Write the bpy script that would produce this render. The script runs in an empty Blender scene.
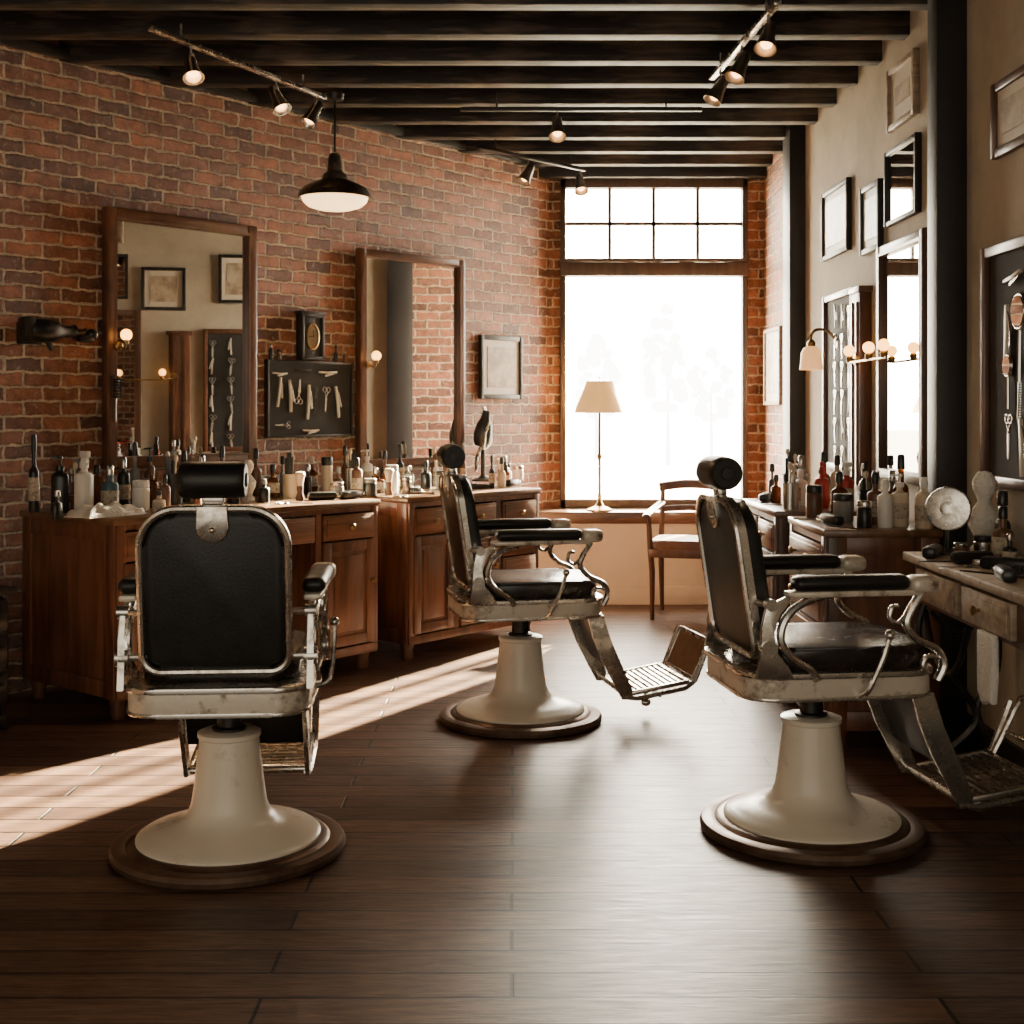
import bpy, bmesh, math, random
from mathutils import Vector, Matrix, Euler
random.seed(7)
R=math.radians
COL=bpy.context.scene.collection
H0=1.3; F=1300.0; HY=410.0
# ------------------------------------------------------------------ materials
def nn(nt,t,**k):
    n=nt.nodes.new(t)
    for a,b in k.items(): setattr(n,a,b)
    return n
def c4(c): return (c[0],c[1],c[2],1.0)
MATS={}
def base(name):
    m=bpy.data.materials.new(name); m.use_nodes=True
    nt=m.node_tree; b=nt.nodes['Principled BSDF']
    return m,nt,b
def pm(name,col,rough=.5,metal=0,col2=None,scale=8,thr=None,bump=0,bscale=60,emit=None,estr=0,trans=0,coat=0,rvar=0,spec=.5):
    if name in MATS: return MATS[name]
    m,nt,b=base(name)
    b.inputs['Base Color'].default_value=c4(col); b.inputs['Roughness'].default_value=rough
    b.inputs['Metallic'].default_value=metal; b.inputs['Specular IOR Level'].default_value=spec
    if trans: b.inputs['Transmission Weight'].default_value=trans
    if coat: b.inputs['Coat Weight'].default_value=coat; b.inputs['Coat Roughness'].default_value=.12
    if emit: b.inputs['Emission Color'].default_value=c4(emit); b.inputs['Emission Strength'].default_value=estr
    tc=nn(nt,'ShaderNodeTexCoord')
    if col2:
        n=nn(nt,'ShaderNodeTexNoise'); n.inputs['Scale'].default_value=scale; n.inputs['Detail'].default_value=6; n.inputs['Roughness'].default_value=.65
        nt.links.new(tc.outputs['Object'],n.inputs['Vector'])
        r=nn(nt,'ShaderNodeValToRGB')
        lo,hi=thr if thr else (.35,.7)
        r.color_ramp.elements[0].position=lo; r.color_ramp.elements[1].position=hi
        r.color_ramp.elements[0].color=c4(col); r.color_ramp.elements[1].color=c4(col2)
        nt.links.new(n.outputs['Fac'],r.inputs['Fac']); nt.links.new(r.outputs['Color'],b.inputs['Base Color'])
        if rvar:
            mr=nn(nt,'ShaderNodeMapRange'); mr.inputs['To Min'].default_value=rough; mr.inputs['To Max'].default_value=rough+rvar
            mr.inputs['From Min'].default_value=lo; mr.inputs['From Max'].default_value=hi
            nt.links.new(n.outputs['Fac'],mr.inputs['Value']); nt.links.new(mr.outputs['Result'],b.inputs['Roughness'])
    if bump:
        n=nn(nt,'ShaderNodeTexNoise'); n.inputs['Scale'].default_value=bscale; n.inputs['Detail'].default_value=4
        nt.links.new(tc.outputs['Object'],n.inputs['Vector'])
        bp=nn(nt,'ShaderNodeBump'); bp.inputs['Strength'].default_value=bump; bp.inputs['Distance'].default_value=.01
        nt.links.new(n.outputs['Fac'],bp.inputs['Height']); nt.links.new(bp.outputs['Normal'],b.inputs['Normal'])
    MATS[name]=m; return m
def wood(name,c1,c2,stretch=(1,14,14),scale=3,rough=.4,bump=.15,coat=0,pos=(.4,.68)):
    if name in MATS: return MATS[name]
    m,nt,b=base(name)
    tc=nn(nt,'ShaderNodeTexCoord'); mp=nn(nt,'ShaderNodeMapping'); mp.inputs['Scale'].default_value=stretch
    nt.links.new(tc.outputs['Object'],mp.inputs['Vector'])
    n=nn(nt,'ShaderNodeTexNoise'); n.inputs['Scale'].default_value=scale; n.inputs['Detail'].default_value=7; n.inputs['Distortion'].default_value=.6
    nt.links.new(mp.outputs['Vector'],n.inputs['Vector'])
    n2=nn(nt,'ShaderNodeTexNoise'); n2.inputs['Scale'].default_value=2.3; nt.links.new(tc.outputs['Object'],n2.inputs['Vector'])
    ad=nn(nt,'ShaderNodeMath',operation='MULTIPLY_ADD'); ad.inputs[1].default_value=.5
    nt.links.new(n2.outputs['Fac'],ad.inputs[0])
    ml=nn(nt,'ShaderNodeMath',operation='MULTIPLY'); ml.inputs[1].default_value=.6
    nt.links.new(n.outputs['Fac'],ml.inputs[0]); nt.links.new(ml.outputs[0],ad.inputs[2])
    r=nn(nt,'ShaderNodeValToRGB'); r.color_ramp.elements[0].position=pos[0]; r.color_ramp.elements[1].position=pos[1]
    r.color_ramp.elements[0].color=c4(c1); r.color_ramp.elements[1].color=c4(c2)
    nt.links.new(ad.outputs[0],r.inputs['Fac']); nt.links.new(r.outputs['Color'],b.inputs['Base Color'])
    b.inputs['Roughness'].default_value=rough
    if coat: b.inputs['Coat Weight'].default_value=coat; b.inputs['Coat Roughness'].default_value=.25
    bp=nn(nt,'ShaderNodeBump'); bp.inputs['Strength'].default_value=bump; bp.inputs['Distance'].default_value=.005
    nt.links.new(n.outputs['Fac'],bp.inputs['Height']); nt.links.new(bp.outputs['Normal'],b.inputs['Normal'])
    MATS[name]=m; return m
def brickmat():
    m,nt,b=base('old_brick'); L=nt.links.new
    tc=nn(nt,'ShaderNodeTexCoord'); sp=nn(nt,'ShaderNodeSeparateXYZ'); L(tc.outputs['Object'],sp.inputs[0])
    cb=nn(nt,'ShaderNodeCombineXYZ'); L(sp.outputs['X'],cb.inputs['X']); L(sp.outputs['Z'],cb.inputs['Y'])
    nz=nn(nt,'ShaderNodeTexNoise'); nz.inputs['Scale'].default_value=17; nz.inputs['Detail'].default_value=6; L(tc.outputs['Object'],nz.inputs['Vector'])
    sb=nn(nt,'ShaderNodeVectorMath',operation='SUBTRACT'); L(nz.outputs['Color'],sb.inputs[0]); sb.inputs[1].default_value=(.5,.5,.5)
    sc=nn(nt,'ShaderNodeVectorMath',operation='SCALE'); L(sb.outputs[0],sc.inputs[0]); sc.inputs['Scale'].default_value=.032
    ad=nn(nt,'ShaderNodeVectorMath',operation='ADD'); L(cb.outputs[0],ad.inputs[0]); L(sc.outputs[0],ad.inputs[1])
    bt=nn(nt,'ShaderNodeTexBrick'); L(ad.outputs[0],bt.inputs['Vector'])
    bt.inputs['Scale'].default_value=1; bt.inputs['Brick Width'].default_value=.19; bt.inputs['Row Height'].default_value=.067
    bt.inputs['Mortar Size'].default_value=.009; bt.inputs['Mortar Smooth'].default_value=.5
    bt.inputs['Color1'].default_value=(.40,.155,.08,1); bt.inputs['Color2'].default_value=(.09,.036,.025,1); bt.inputs['Mortar'].default_value=(.6,.49,.36,1); bt.inputs['Bias'].default_value=-.1
    n2=nn(nt,'ShaderNodeTexNoise'); n2.inputs['Scale'].default_value=13; n2.inputs['Detail'].default_value=10; n2.inputs['Roughness'].default_value=.82; L(tc.outputs['Object'],n2.inputs['Vector'])
    r=nn(nt,'ShaderNodeValToRGB'); r.color_ramp.elements[0].position=.34; r.color_ramp.elements[1].position=.66
    r.color_ramp.elements[0].color=(.32,.27,.24,1); r.color_ramp.elements[1].color=(1.6,1.5,1.38,1); L(n2.outputs['Fac'],r.inputs['Fac'])
    mx=nn(nt,'ShaderNodeMix',data_type='RGBA',blend_type='MULTIPLY'); mx.inputs[0].default_value=.95
    L(bt.outputs['Color'],mx.inputs[6]); L(r.outputs['Color'],mx.inputs[7])
    n3=nn(nt,'ShaderNodeTexNoise'); n3.inputs['Scale'].default_value=24; n3.inputs['Detail'].default_value=8; n3.inputs['Roughness'].default_value=.75; L(tc.outputs['Object'],n3.inputs['Vector'])
    r3=nn(nt,'ShaderNodeValToRGB'); r3.color_ramp.elements[0].position=.55; r3.color_ramp.elements[1].position=.65
    r3.color_ramp.elements[0].color=(0,0,0,1); r3.color_ramp.elements[1].color=(.75,.75,.75,1); L(n3.outputs['Fac'],r3.inputs['Fac'])
    m3=nn(nt,'ShaderNodeMix',data_type='RGBA'); L(r3.outputs['Color'],m3.inputs[0]); L(mx.outputs[2],m3.inputs[6]); m3.inputs[7].default_value=(.5,.37,.26,1)
    L(m3.outputs[2],b.inputs['Base Color']); b.inputs['Roughness'].default_value=.55
    iv=nn(nt,'ShaderNodeMath',operation='SUBTRACT'); iv.inputs[0].default_value=1; L(bt.outputs['Fac'],iv.inputs[1])
    ma=nn(nt,'ShaderNodeMath',operation='MULTIPLY_ADD'); L(n2.outputs['Fac'],ma.inputs[0]); ma.inputs[1].default_value=1.2; L(iv.outputs[0],ma.inputs[2])
    bp=nn(nt,'ShaderNodeBump'); bp.inputs['Strength'].default_value=1; bp.inputs['Distance'].default_value=.02; L(ma.outputs[0],bp.inputs['Height'])
    L(bp.outputs['Normal'],b.inputs['Normal']); return m
def floormat():
    m,nt,b=base('dark_plank_floor'); L=nt.links.new
    tc=nn(nt,'ShaderNodeTexCoord')
    bt=nn(nt,'ShaderNodeTexBrick'); L(tc.outputs['Object'],bt.inputs['Vector']); bt.offset=.37
    bt.inputs['Scale'].default_value=1; bt.inputs['Brick Width'].default_value=1.5; bt.inputs['Row Height'].default_value=.125
    bt.inputs['Mortar Size'].default_value=.005; bt.inputs['Mortar Smooth'].default_value=.2
    bt.inputs['Color1'].default_value=(.15,.083,.055,1); bt.inputs['Color2'].default_value=(.058,.031,.023,1); bt.inputs['Mortar'].default_value=(.003,.002,.002,1)
    mp=nn(nt,'ShaderNodeMapping'); mp.inputs['Scale'].default_value=(1,9,1); L(tc.outputs['Object'],mp.inputs['Vector'])
    n=nn(nt,'ShaderNodeTexNoise'); n.inputs['Scale'].default_value=7; n.inputs['Detail'].default_value=9; n.inputs['Roughness'].default_value=.7; n.inputs['Distortion'].default_value=.6; L(mp.outputs[0],n.inputs['Vector'])
    r=nn(nt,'ShaderNodeValToRGB'); r.color_ramp.elements[0].position=.33; r.color_ramp.elements[1].position=.68
    r.color_ramp.elements[0].color=(.5,.48,.46,1); r.color_ramp.elements[1].color=(1.5,1.48,1.45,1); L(n.outputs['Fac'],r.inputs['Fac'])
    mx=nn(nt,'ShaderNodeMix',data_type='RGBA',blend_type='MULTIPLY'); mx.inputs[0].default_value=1
    L(bt.outputs['Color'],mx.inputs[6]); L(r.outputs['Color'],mx.inputs[7]); L(mx.outputs[2],b.inputs['Base Color'])
    mr=nn(nt,'ShaderNodeMapRange'); mr.inputs['From Min'].default_value=.35; mr.inputs['From Max'].default_value=.65; mr.inputs['To Min'].default_value=.44; mr.inputs['To Max'].default_value=.3; L(n.outputs['Fac'],mr.inputs['Value']); L(mr.outputs[0],b.inputs['Roughness'])
    b.inputs['Specular IOR Level'].default_value=.42
    iv=nn(nt,'ShaderNodeMath',operation='MULTIPLY_ADD'); iv.inputs[1].default_value=-1; L(bt.outputs['Fac'],iv.inputs[0])
    ml=nn(nt,'ShaderNodeMath',operation='MULTIPLY'); ml.inputs[1].default_value=.4; L(n.outputs['Fac'],ml.inputs[0]); L(ml.outputs[0],iv.inputs[2])
    bp=nn(nt,'ShaderNodeBump'); bp.inputs['Strength'].default_value=.8; bp.inputs['Distance'].default_value=.005; L(iv.outputs[0],bp.inputs['Height']); L(bp.outputs['Normal'],b.inputs['Normal'])
    return m
def mixmat(name,tcol,fac,kind='glossy',rough=.02,pcol=None):
    if name in MATS: return MATS[name]
    m=bpy.data.materials.new(name); m.use_nodes=True; nt=m.node_tree; nt.nodes.clear()
    o=nn(nt,'ShaderNodeOutputMaterial'); t=nn(nt,'ShaderNodeBsdfTransparent'); t.inputs[0].default_value=c4(tcol)
    if kind=='glossy': p=nn(nt,'ShaderNodeBsdfGlossy'); p.inputs['Roughness'].default_value=rough
    else: p=nn(nt,'ShaderNodeBsdfPrincipled'); p.inputs['Base Color'].default_value=c4(pcol); p.inputs['Roughness'].default_value=rough
    x=nn(nt,'ShaderNodeMixShader'); x.inputs[0].default_value=fac
    nt.links.new(t.outputs[0],x.inputs[1]); nt.links.new(p.outputs[0],x.inputs[2]); nt.links.new(x.outputs[0],o.inputs[0]); MATS[name]=m; return m
def tint(name,col): return mixmat(name,col,.45,'p',.08,[v*.6 for v in col])
def emis(name,col,s):
    if name in MATS: return MATS[name]
    m=bpy.data.materials.new(name); m.use_nodes=True; nt=m.node_tree; nt.nodes.clear()
    o=nn(nt,'ShaderNodeOutputMaterial'); e=nn(nt,'ShaderNodeEmission'); e.inputs[0].default_value=c4(col); e.inputs[1].default_value=s
    nt.links.new(e.outputs[0],o.inputs[0]); MATS[name]=m; return m

BRICK=brickmat(); FLOOR=floormat(); PANE=mixmat('window_glass',(1,1,1),.05)
PLASTER=pm('aged_plaster',(.38,.33,.255),.85,col2=(.56,.49,.385),scale=2.2,bump=.25,bscale=25)
CREAM=pm('cream_plaster',(.62,.52,.38),.8,col2=(.7,.6,.46),scale=3,bump=.1)
BLACKP=pm('black_paint',(.014,.012,.012),.5,col2=(.022,.019,.018),scale=5,bump=.1)
BEAM=wood('dark_beam_wood',(.011,.007,.006),(.12,.085,.062),(1,9,9),3,.6,.7,pos=(.54,.72))
CEILM=wood('dark_ceiling_boards',(.008,.006,.005),(.022,.016,.012),(1,9,1),2,.7,.3)
FRAMEW=wood('window_frame_wood',(.06,.035,.022),(.12,.072,.045),(8,8,1),3,.45,.2)
LEATHER=pm('black_leather',(.009,.0085,.008),.34,col2=(.013,.012,.011),scale=12,bump=.08,bscale=140,rvar=.08,spec=.4)
LEATHERB=pm('worn_leather_warm_sheen',(.012,.009,.0075),.24,col2=(.05,.03,.02),scale=4,thr=(.5,.8),bump=.06,bscale=120,rvar=.1)  # brown patches paint the warm reflection into the seat colour
ENAMEL=pm('worn_cream_enamel',(.74,.66,.54),.28,col2=(.30,.2,.13),scale=7,thr=(.6,.78),rvar=.4)
ENAMEL2=pm('chipped_enamel',(.64,.57,.47),.32,col2=(.16,.095,.06),scale=11,thr=(.52,.66),metal=.2,rvar=.3,bump=.1)
CHROME=pm('tarnished_chrome',(.66,.62,.56),.22,.95,col2=(.26,.2,.15),scale=18,thr=(.48,.74),rvar=.3)
RIM=pm('brown_bronze_rim',(.08,.042,.028),.3,.6,col2=(.17,.11,.075),scale=10,rvar=.25)
IRON=pm('black_iron',(.02,.019,.018),.4,.6,col2=(.05,.045,.04),scale=15)
STEEL=pm('polished_steel',(.6,.58,.55),.22,1)
DSTEEL=pm('dull_dark_steel',(.2,.18,.16),.35,.9,col2=(.4,.35,.29),scale=20)
WEATH=pm('weathered_bronze_enamel',(.05,.04,.032),.32,.7,col2=(.22,.17,.12),scale=14,thr=(.42,.72),rvar=.2)
BRASS=pm('aged_brass',(.42,.28,.12),.35,1,col2=(.2,.13,.06),scale=15)
CABW=wood('cabinet_wood',(.055,.021,.012),(.2,.08,.04),(9,9,1),2.5,.36,.2,.3)
CABH=wood('cabinet_wood_drawer',(.085,.034,.017),(.26,.112,.054),(1,9,12),2.5,.34,.2,.3)
CABD=wood('dark_cabinet_wood',(.045,.02,.012),(.13,.058,.032),(9,9,1),2.5,.4,.2,.2)
TOPW=wood('counter_wood',(.075,.034,.017),(.21,.11,.055),(1,10,10),2.5,.28,.1,.4)
PALEW=wood('worn_pale_wood',(.2,.14,.095),(.48,.38,.27),(12,1,12),2.5,.5,.2)
MIRW=wood('mirror_frame_wood',(.06,.024,.014),(.16,.066,.033),(6,6,2),3,.35,.2,.3)
MIR=pm('mirror_silver',(.66,.65,.62),.015,1)
DARKF=pm('dark_board_felt',(.018,.016,.015),.85,col2=(.03,.026,.023),scale=9)
WHITE=pm('white_plastic',(.75,.72,.66),.4)
IVORY=pm('ivory_handle',(.62,.53,.4),.35)
BLK=pm('black_plastic',(.012,.012,.012),.3)
TOWEL=pm('white_towel',(.68,.63,.56),.95,bump=.8,bscale=90)
GLOBE=pm('warm_bulb',(1,.7,.3),.3,emit=(1,.42,.08),estr=7)
BULB=pm('spot_bulb',(1,.8,.5),.3,emit=(1,.5,.18),estr=9)
DIFF=pm('lit_diffuser',(1,.82,.5),.4,emit=(1,.62,.26),estr=3.6)
FROST=pm('frosted_shade',(.8,.62,.38),.5,emit=(1,.46,.15),estr=1.2)

# ------------------------------------------------------------------ mesh builder
def RM(rx=0,ry=0,rz=0): return Euler((R(rx),R(ry),R(rz))).to_matrix().to_4x4()
def T(x,y,z): return Matrix.Translation((x,y,z))
def catmull(pts,n=6,closed=False):
    P=[Vector(p) for p in pts]; out=[]; N=len(P)
    rng=range(N) if closed else range(N-1)
    for i in rng:
        if closed: a,b,c,d=P[i-1],P[i],P[(i+1)%N],P[(i+2)%N]
        else: a=P[max(i-1,0)];b=P[i];c=P[i+1];d=P[min(i+2,N-1)]
        for k in range(n):
            t=k/n
            out.append(.5*((2*b)+(-a+c)*t+(2*a-5*b+4*c-d)*t*t+(-a+3*b-3*c+d)*t**3))
    if not closed: out.append(P[-1])
    return out
class MB:
    def __init__(s): s.bm=bmesh.new()
    def box(s,c,size,mat=0,M=None,bev=0,seg=2):
        mt=Matrix.Translation(c)@Matrix.Diagonal((size[0],size[1],size[2],1))
        r=bmesh.ops.create_cube(s.bm,size=1,matrix=mt)
        vs=r['verts']; es=list({e for v in vs for e in v.link_edges})
        fs=list({f for v in vs for f in v.link_faces})
        if bev:
            rr=bmesh.ops.bevel(s.bm,geom=es,offset=min(bev,min(size)*.49),segments=seg,profile=.5,affect='EDGES')
            vs=list({v for f in rr['faces'] for v in f.verts}|{v for v in vs if v.is_valid})
            fs=list({f for v in vs for f in v.link_faces})
        for f in fs: f.material_index=mat
        if M is not None: bmesh.ops.transform(s.bm,matrix=M,verts=vs)
        return s
    def lathe(s,prof,mat=0,M=None,seg=28,sx=1,sy=1):
        rings=[];vs=[]
        for r,z in prof:
            if r<1e-5: v=s.bm.verts.new((0,0,z)); rings.append([v]); vs.append(v)
            else:
                ring=[s.bm.verts.new((r*sx*math.cos(2*math.pi*i/seg),r*sy*math.sin(2*math.pi*i/seg),z)) for i in range(seg)]
                rings.append(ring); vs+=ring
        for a,b in zip(rings,rings[1:]):
            for i in range(seg):
                j=(i+1)%seg
                if len(a)==1 and len(b)==1: continue
                if len(a)==1: f=s.bm.faces.new((a[0],b[j],b[i]))
                elif len(b)==1: f=s.bm.faces.new((a[i],a[j],b[0]))
                else: f=s.bm.faces.new((a[i],a[j],b[j],b[i]))
                f.material_index=mat
        for ring,fl in ((rings[0],True),(rings[-1],False)):
            if len(ring)>1:
                f=s.bm.faces.new(ring[::-1] if fl else ring); f.material_index=mat
        if M is not None: bmesh.ops.transform(s.bm,matrix=M,verts=vs)
        return s
    def cyl(s,a,b,r,mat=0,r2=None,seg=16):
        a=Vector(a);b=Vector(b);d=b-a;q=d.to_track_quat('Z','Y').to_matrix().to_4x4()
        return s.lathe([(r,0),(r if r2 is None else r2,d.length)],mat,Matrix.Translation(a)@q,seg)
    def sph(s,c,r,mat=0,sc=(1,1,1),seg=16,M=None):
        n=10; prof=[(r*math.sin(math.pi*i/n),-r*math.cos(math.pi*i/n)) for i in range(n+1)]
        prof[0]=(0,-r);prof[-1]=(0,r)
        MM=Matrix.Translation(c)@Matrix.Diagonal((sc[0],sc[1],sc[2],1))
        if M is not None: MM=M@MM
        return s.lathe(prof,mat,MM,seg)
    def tube(s,pts,rad,mat=0,seg=8,closed=False,flat=1.0,M=None,side=None):
        P=[Vector(p) for p in pts];N=len(P);rings=[];vs=[]
        up=Vector(side) if side else None
        prev=None
        for i,p in enumerate(P):
            if closed: t=(P[(i+1)%N]-P[i-1])
            else: t=P[min(i+1,N-1)]-P[max(i-1,0)]
            t.normalize()
            if up is not None: x=up-t*up.dot(t)
            elif prev is None:
                h=Vector((0,0,1)) if abs(t.z)<.9 else Vector((1,0,0)); x=h-t*h.dot(t)
            else: x=prev-t*prev.dot(t)
            x.normalize(); prev=x; y=t.cross(x)
            r=rad[i] if isinstance(rad,(list,tuple)) else rad
            ring=[s.bm.verts.new(p+x*(r*flat*math.cos(2*math.pi*k/seg))+y*(r*math.sin(2*math.pi*k/seg))) for k in range(seg)]
            rings.append(ring);vs+=ring
        pr=list(zip(rings,rings[1:]))
        if closed: pr.append((rings[-1],rings[0]))
        for a,b in pr:
            for k in range(seg):
                j=(k+1)%seg; f=s.bm.faces.new((a[k],a[j],b[j],b[k])); f.material_index=mat
        if not closed:
            f=s.bm.faces.new(rings[0][::-1]);f.material_index=mat
            f=s.bm.faces.new(rings[-1]);f.material_index=mat
        if M is not None: bmesh.ops.transform(s.bm,matrix=M,verts=vs)
        return s
    def prism(s,pts,y0,y1,mat=0,M=None,bev=0,seg=2):
        a=[s.bm.verts.new((p[0],y0,p[1])) for p in pts]; b=[s.bm.verts.new((p[0],y1,p[1])) for p in pts]
        fs=[s.bm.faces.new(a),s.bm.faces.new(b[::-1])]; n=len(pts)
        for i in range(n):
            j=(i+1)%n; fs.append(s.bm.faces.new((a[j],a[i],b[i],b[j])))
        for f in fs: f.material_index=mat
        vs=a+b
        if bev:
            es=list({e for f in fs[:2] for e in f.edges})
            rr=bmesh.ops.bevel(s.bm,geom=es,offset=bev,segments=seg,profile=.5,affect='EDGES')
            vs=list({v for f in rr['faces'] for v in f.verts}|{v for v in vs if v.is_valid}|{v for f in fs if f.is_valid for v in f.verts})
            for f in {f for v in vs for f in v.link_faces}: f.material_index=mat
        if M is not None: bmesh.ops.transform(s.bm,matrix=M,verts=vs)
        return s
    def ring(s,po,pi,y0,y1,mat=0,M=None):
        n=len(po); V=[[s.bm.verts.new((p[0],y,p[1])) for p in pp] for pp,y in ((po,y0),(po,y1),(pi,y1),(pi,y0))]
        for q in range(4):
            a=V[q];b=V[(q+1)%4]
            for i in range(n):
                j=(i+1)%n; f=s.bm.faces.new((a[i],a[j],b[j],b[i])); f.material_index=mat
        if M is not None: bmesh.ops.transform(s.bm,matrix=M,verts=[v for r in V for v in r])
        return s
    def mesh(s,name,mats,sharp=35):
        bmesh.ops.recalc_face_normals(s.bm,faces=s.bm.faces)
        for f in s.bm.faces: f.smooth=True
        for e in s.bm.edges:
            if len(e.link_faces)==2 and e.calc_face_angle(0)>R(sharp): e.smooth=False
        me=bpy.data.meshes.new(name); s.bm.to_mesh(me); s.bm.free()
        for m in (mats if isinstance(mats,(list,tuple)) else [mats]): me.materials.append(m)
        return me
    def obj(s,name,mats,parent=None,loc=(0,0,0),rz=0,sharp=35,label=None,cat=None,group=None,kind=None):
        o=bpy.data.objects.new(name,s.mesh(name,mats,sharp)); COL.objects.link(o)
        o.location=loc; o.rotation_euler=(0,0,R(rz))
        if parent: o.parent=parent
        if label: o['label']=label
        if cat: o['category']=cat
        if group: o['group']=group
        if kind: o['kind']=kind
        return o
def thing(name,label,cat,loc,rz=0,group=None,kind=None):
    e=bpy.data.objects.new(name,None); COL.objects.link(e); e.location=loc; e.rotation_euler=(0,0,R(rz)); e.empty_display_size=.1
    e['label']=label; e['category']=cat
    if group: e['group']=group
    if kind: e['kind']=kind
    return e
def dup(root,loc,rz,label=None):
    def rec(o,par):
        c=o.copy(); COL.objects.link(c)
        if par is not None: c.parent=par
        for ch in list(o.children): rec(ch,c)
        return c
    c=rec(root,None); c.location=loc; c.rotation_euler=(0,0,R(rz))
    if label: c['label']=label
    return c
def rrect(w,h,r,n=6,rb=None,cx=0,cz=0):
    rb=r if rb is None else rb; out=[]
    for (sx,sz,rr,a0) in ((1,1,r,0),(-1,1,r,90),(-1,-1,rb,180),(1,-1,rb,270)):
        x=cx+sx*(w/2-rr); z=cz+sz*(h/2-rr)
        for k in range(n+1):
            a=R(a0+90*k/n); out.append((x+rr*math.cos(a),z+rr*math.sin(a)))
    return out

# ------------------------------------------------------------------ wall frames
A=Vector((.30,9.07,0)); ux,uy=-.641,-.768; nx,ny=.768,-.641; LR=math.degrees(math.atan2(.768,.641))
def LS(px,d=0):
    a=(px-512)/F; ax=A.x+d*nx; ay=A.y+d*ny
    return (a*ay-ax)/(ux-a*uy)
def LP(px,z=0,d=0):
    s=LS(px,d); return Vector((A.x+d*nx+s*ux, A.y+d*ny+s*uy, z))
def zof(py,Y): return H0-(py-HY)*Y/F
XR=1.75
def RY(px,x=XR): return x*F/(px-512)
CEIL=2.94

# ------------------------------------------------------------------ room shell
b=MB(); b.box((-1,4,-.05),(9,11,.1)); b.obj('floor',FLOOR,label='dark brown wooden plank floor',cat='floor',kind='structure')
b=MB(); b.box((-1,4,3.15),(9,11,.1)); b.obj('ceiling',CEILM,label='dark boarded ceiling above exposed beams',cat='ceiling',kind='structure')
b=MB(); b.box((-3.0,.08,1.55),(6.2,.16,3.1)); b.obj('wall_left',BRICK,loc=(A.x,A.y,0),rz=LR,label='exposed old red brick wall with pale mortar',cat='wall',kind='structure')
pe=A+Vector((ux,uy,0))*6.0
b=MB(); b.box((pe.x-.08,(pe.y-1.3)/2,1.55),(.16,pe.y+1.3,3.1)); b.obj('wall_side',PLASTER,label='plain aged plaster side wall',cat='wall',kind='structure')
b=MB(); b.box((0,.08,1.55),(8.9,.16,3.1)); b.obj('wall_right',PLASTER,loc=(XR,3.3,0),rz=-90,label='aged tan plaster wall',cat='wall',kind='structure')
b=MB(); b.box((0,.08,1.55),(1.4,.16,3.1)); b.obj('wall_right_brick',BRICK,loc=(XR,8.45,0),rz=-90,label='short exposed brick wall beside the window',cat='wall',kind='structure')
WX0,WX1,WZ0,WZ1=.335,1.635,.62,2.90; WY=9.05
b=MB(); b.box((.875,8.95,.27),(1.76,.5,.54)); b.box((.9,9.15,3.02),(1.8,.22,.24))
b.obj('wall_back',CREAM,label='cream plastered wall below and above the window',cat='wall',kind='structure')
b=MB(); b.box((.2,9.12,1.75),(.27,.2,2.5)); b.box((1.72,9.12,1.75),(.17,.2,2.5))
b.obj('wall_back_brick',BRICK,label='narrow brick jambs on both sides of the window',cat='wall',kind='structure')
b=MB(); b.box((.88,8.91,.58),(1.74,.47,.08),bev=.01); b.obj('trim_1',TOPW,label='deep brown wooden window ledge',cat='window ledge',kind='structure')
b=MB(); b.box((.88,8.69,.06),(1.74,.02,.12),bev=.004); b.obj('baseboard_back',CREAM,label='painted skirting under the window',cat='baseboard',kind='structure')
b=MB(); b.box((XR-.012,3.4,.07),(.024,8.5,.14),bev=.004); b.obj('baseboard_right',BLACKP,label='dark painted skirting board',cat='baseboard',kind='structure')
b=MB(); b.box((.95,9.0,2.95),(1.6,.14,.1),bev=.008); b.obj('trim_2',BLACKP,label='black lintel above the window',cat='lintel',kind='structure')
b=MB(); b.box((1.72,7.85,1.54),(.13,.2,3.08),bev=.005); b.obj('trim_3',BLACKP,label='black painted square post against the wall',cat='post',kind='structure')
b=MB(); b.box((1.695,5.06,1.54),(.12,.12,3.08),bev=.005); b.obj('trim_4',BLACKP,label='black painted square post against the wall',cat='post',kind='structure')
k=5; y=2.75
while y<9.0:
    b=MB(); x0=-3.4 if y<4.6 else max(-3.4, A.x+(y-A.y)*ux/uy-.10)
    x1=XR+.03
    b.box(((x0+x1)/2,0,0),(x1-x0,.09,.15),bev=.006)
    b.obj('trim_%d'%k,BEAM,loc=(0,y,3.025),label='dark exposed wooden ceiling beam',cat='ceiling beam',group='ceiling beams',kind='structure'); k+=1; y+=.43
b=MB(); b.box((-3.0,-.02,2.985),(6.0,.04,.05),bev=.004); b.obj('trim_42',BLACKP,loc=(A.x,A.y,0),rz=LR,label='black timber strip along the top of the brick wall',cat='wall plate',kind='structure')
w=thing('window_1','tall brown framed window with small panes above one large pane','window',(0,WY,0),kind='structure')
b=MB(); fw=.038
b.box((WX0+fw/2,0,(WZ0+WZ1)/2),(fw,.09,WZ1-WZ0),bev=.004); b.box((WX1-fw/2,0,(WZ0+WZ1)/2),(fw,.09,WZ1-WZ0),bev=.004)
b.box(((WX0+WX1)/2,0,WZ1-.03),(WX1-WX0,.09,.06),bev=.004); b.box(((WX0+WX1)/2,0,WZ0+.03),(WX1-WX0,.09,.06),bev=.004)
b.box(((WX0+WX1)/2,-.01,2.275),(WX1-WX0,.12,.095),bev=.01); b.box(((WX0+WX1)/2,-.03,2.335),(WX1-WX0,.15,.02),bev=.004)
b.obj('frame',FRAMEW,parent=w)
b=MB()
for i in (1,2,3):
    x=WX0+fw+(WX1-WX0-2*fw)*i/4; b.box((x,0,2.59),(.022,.04,.5))
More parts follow.
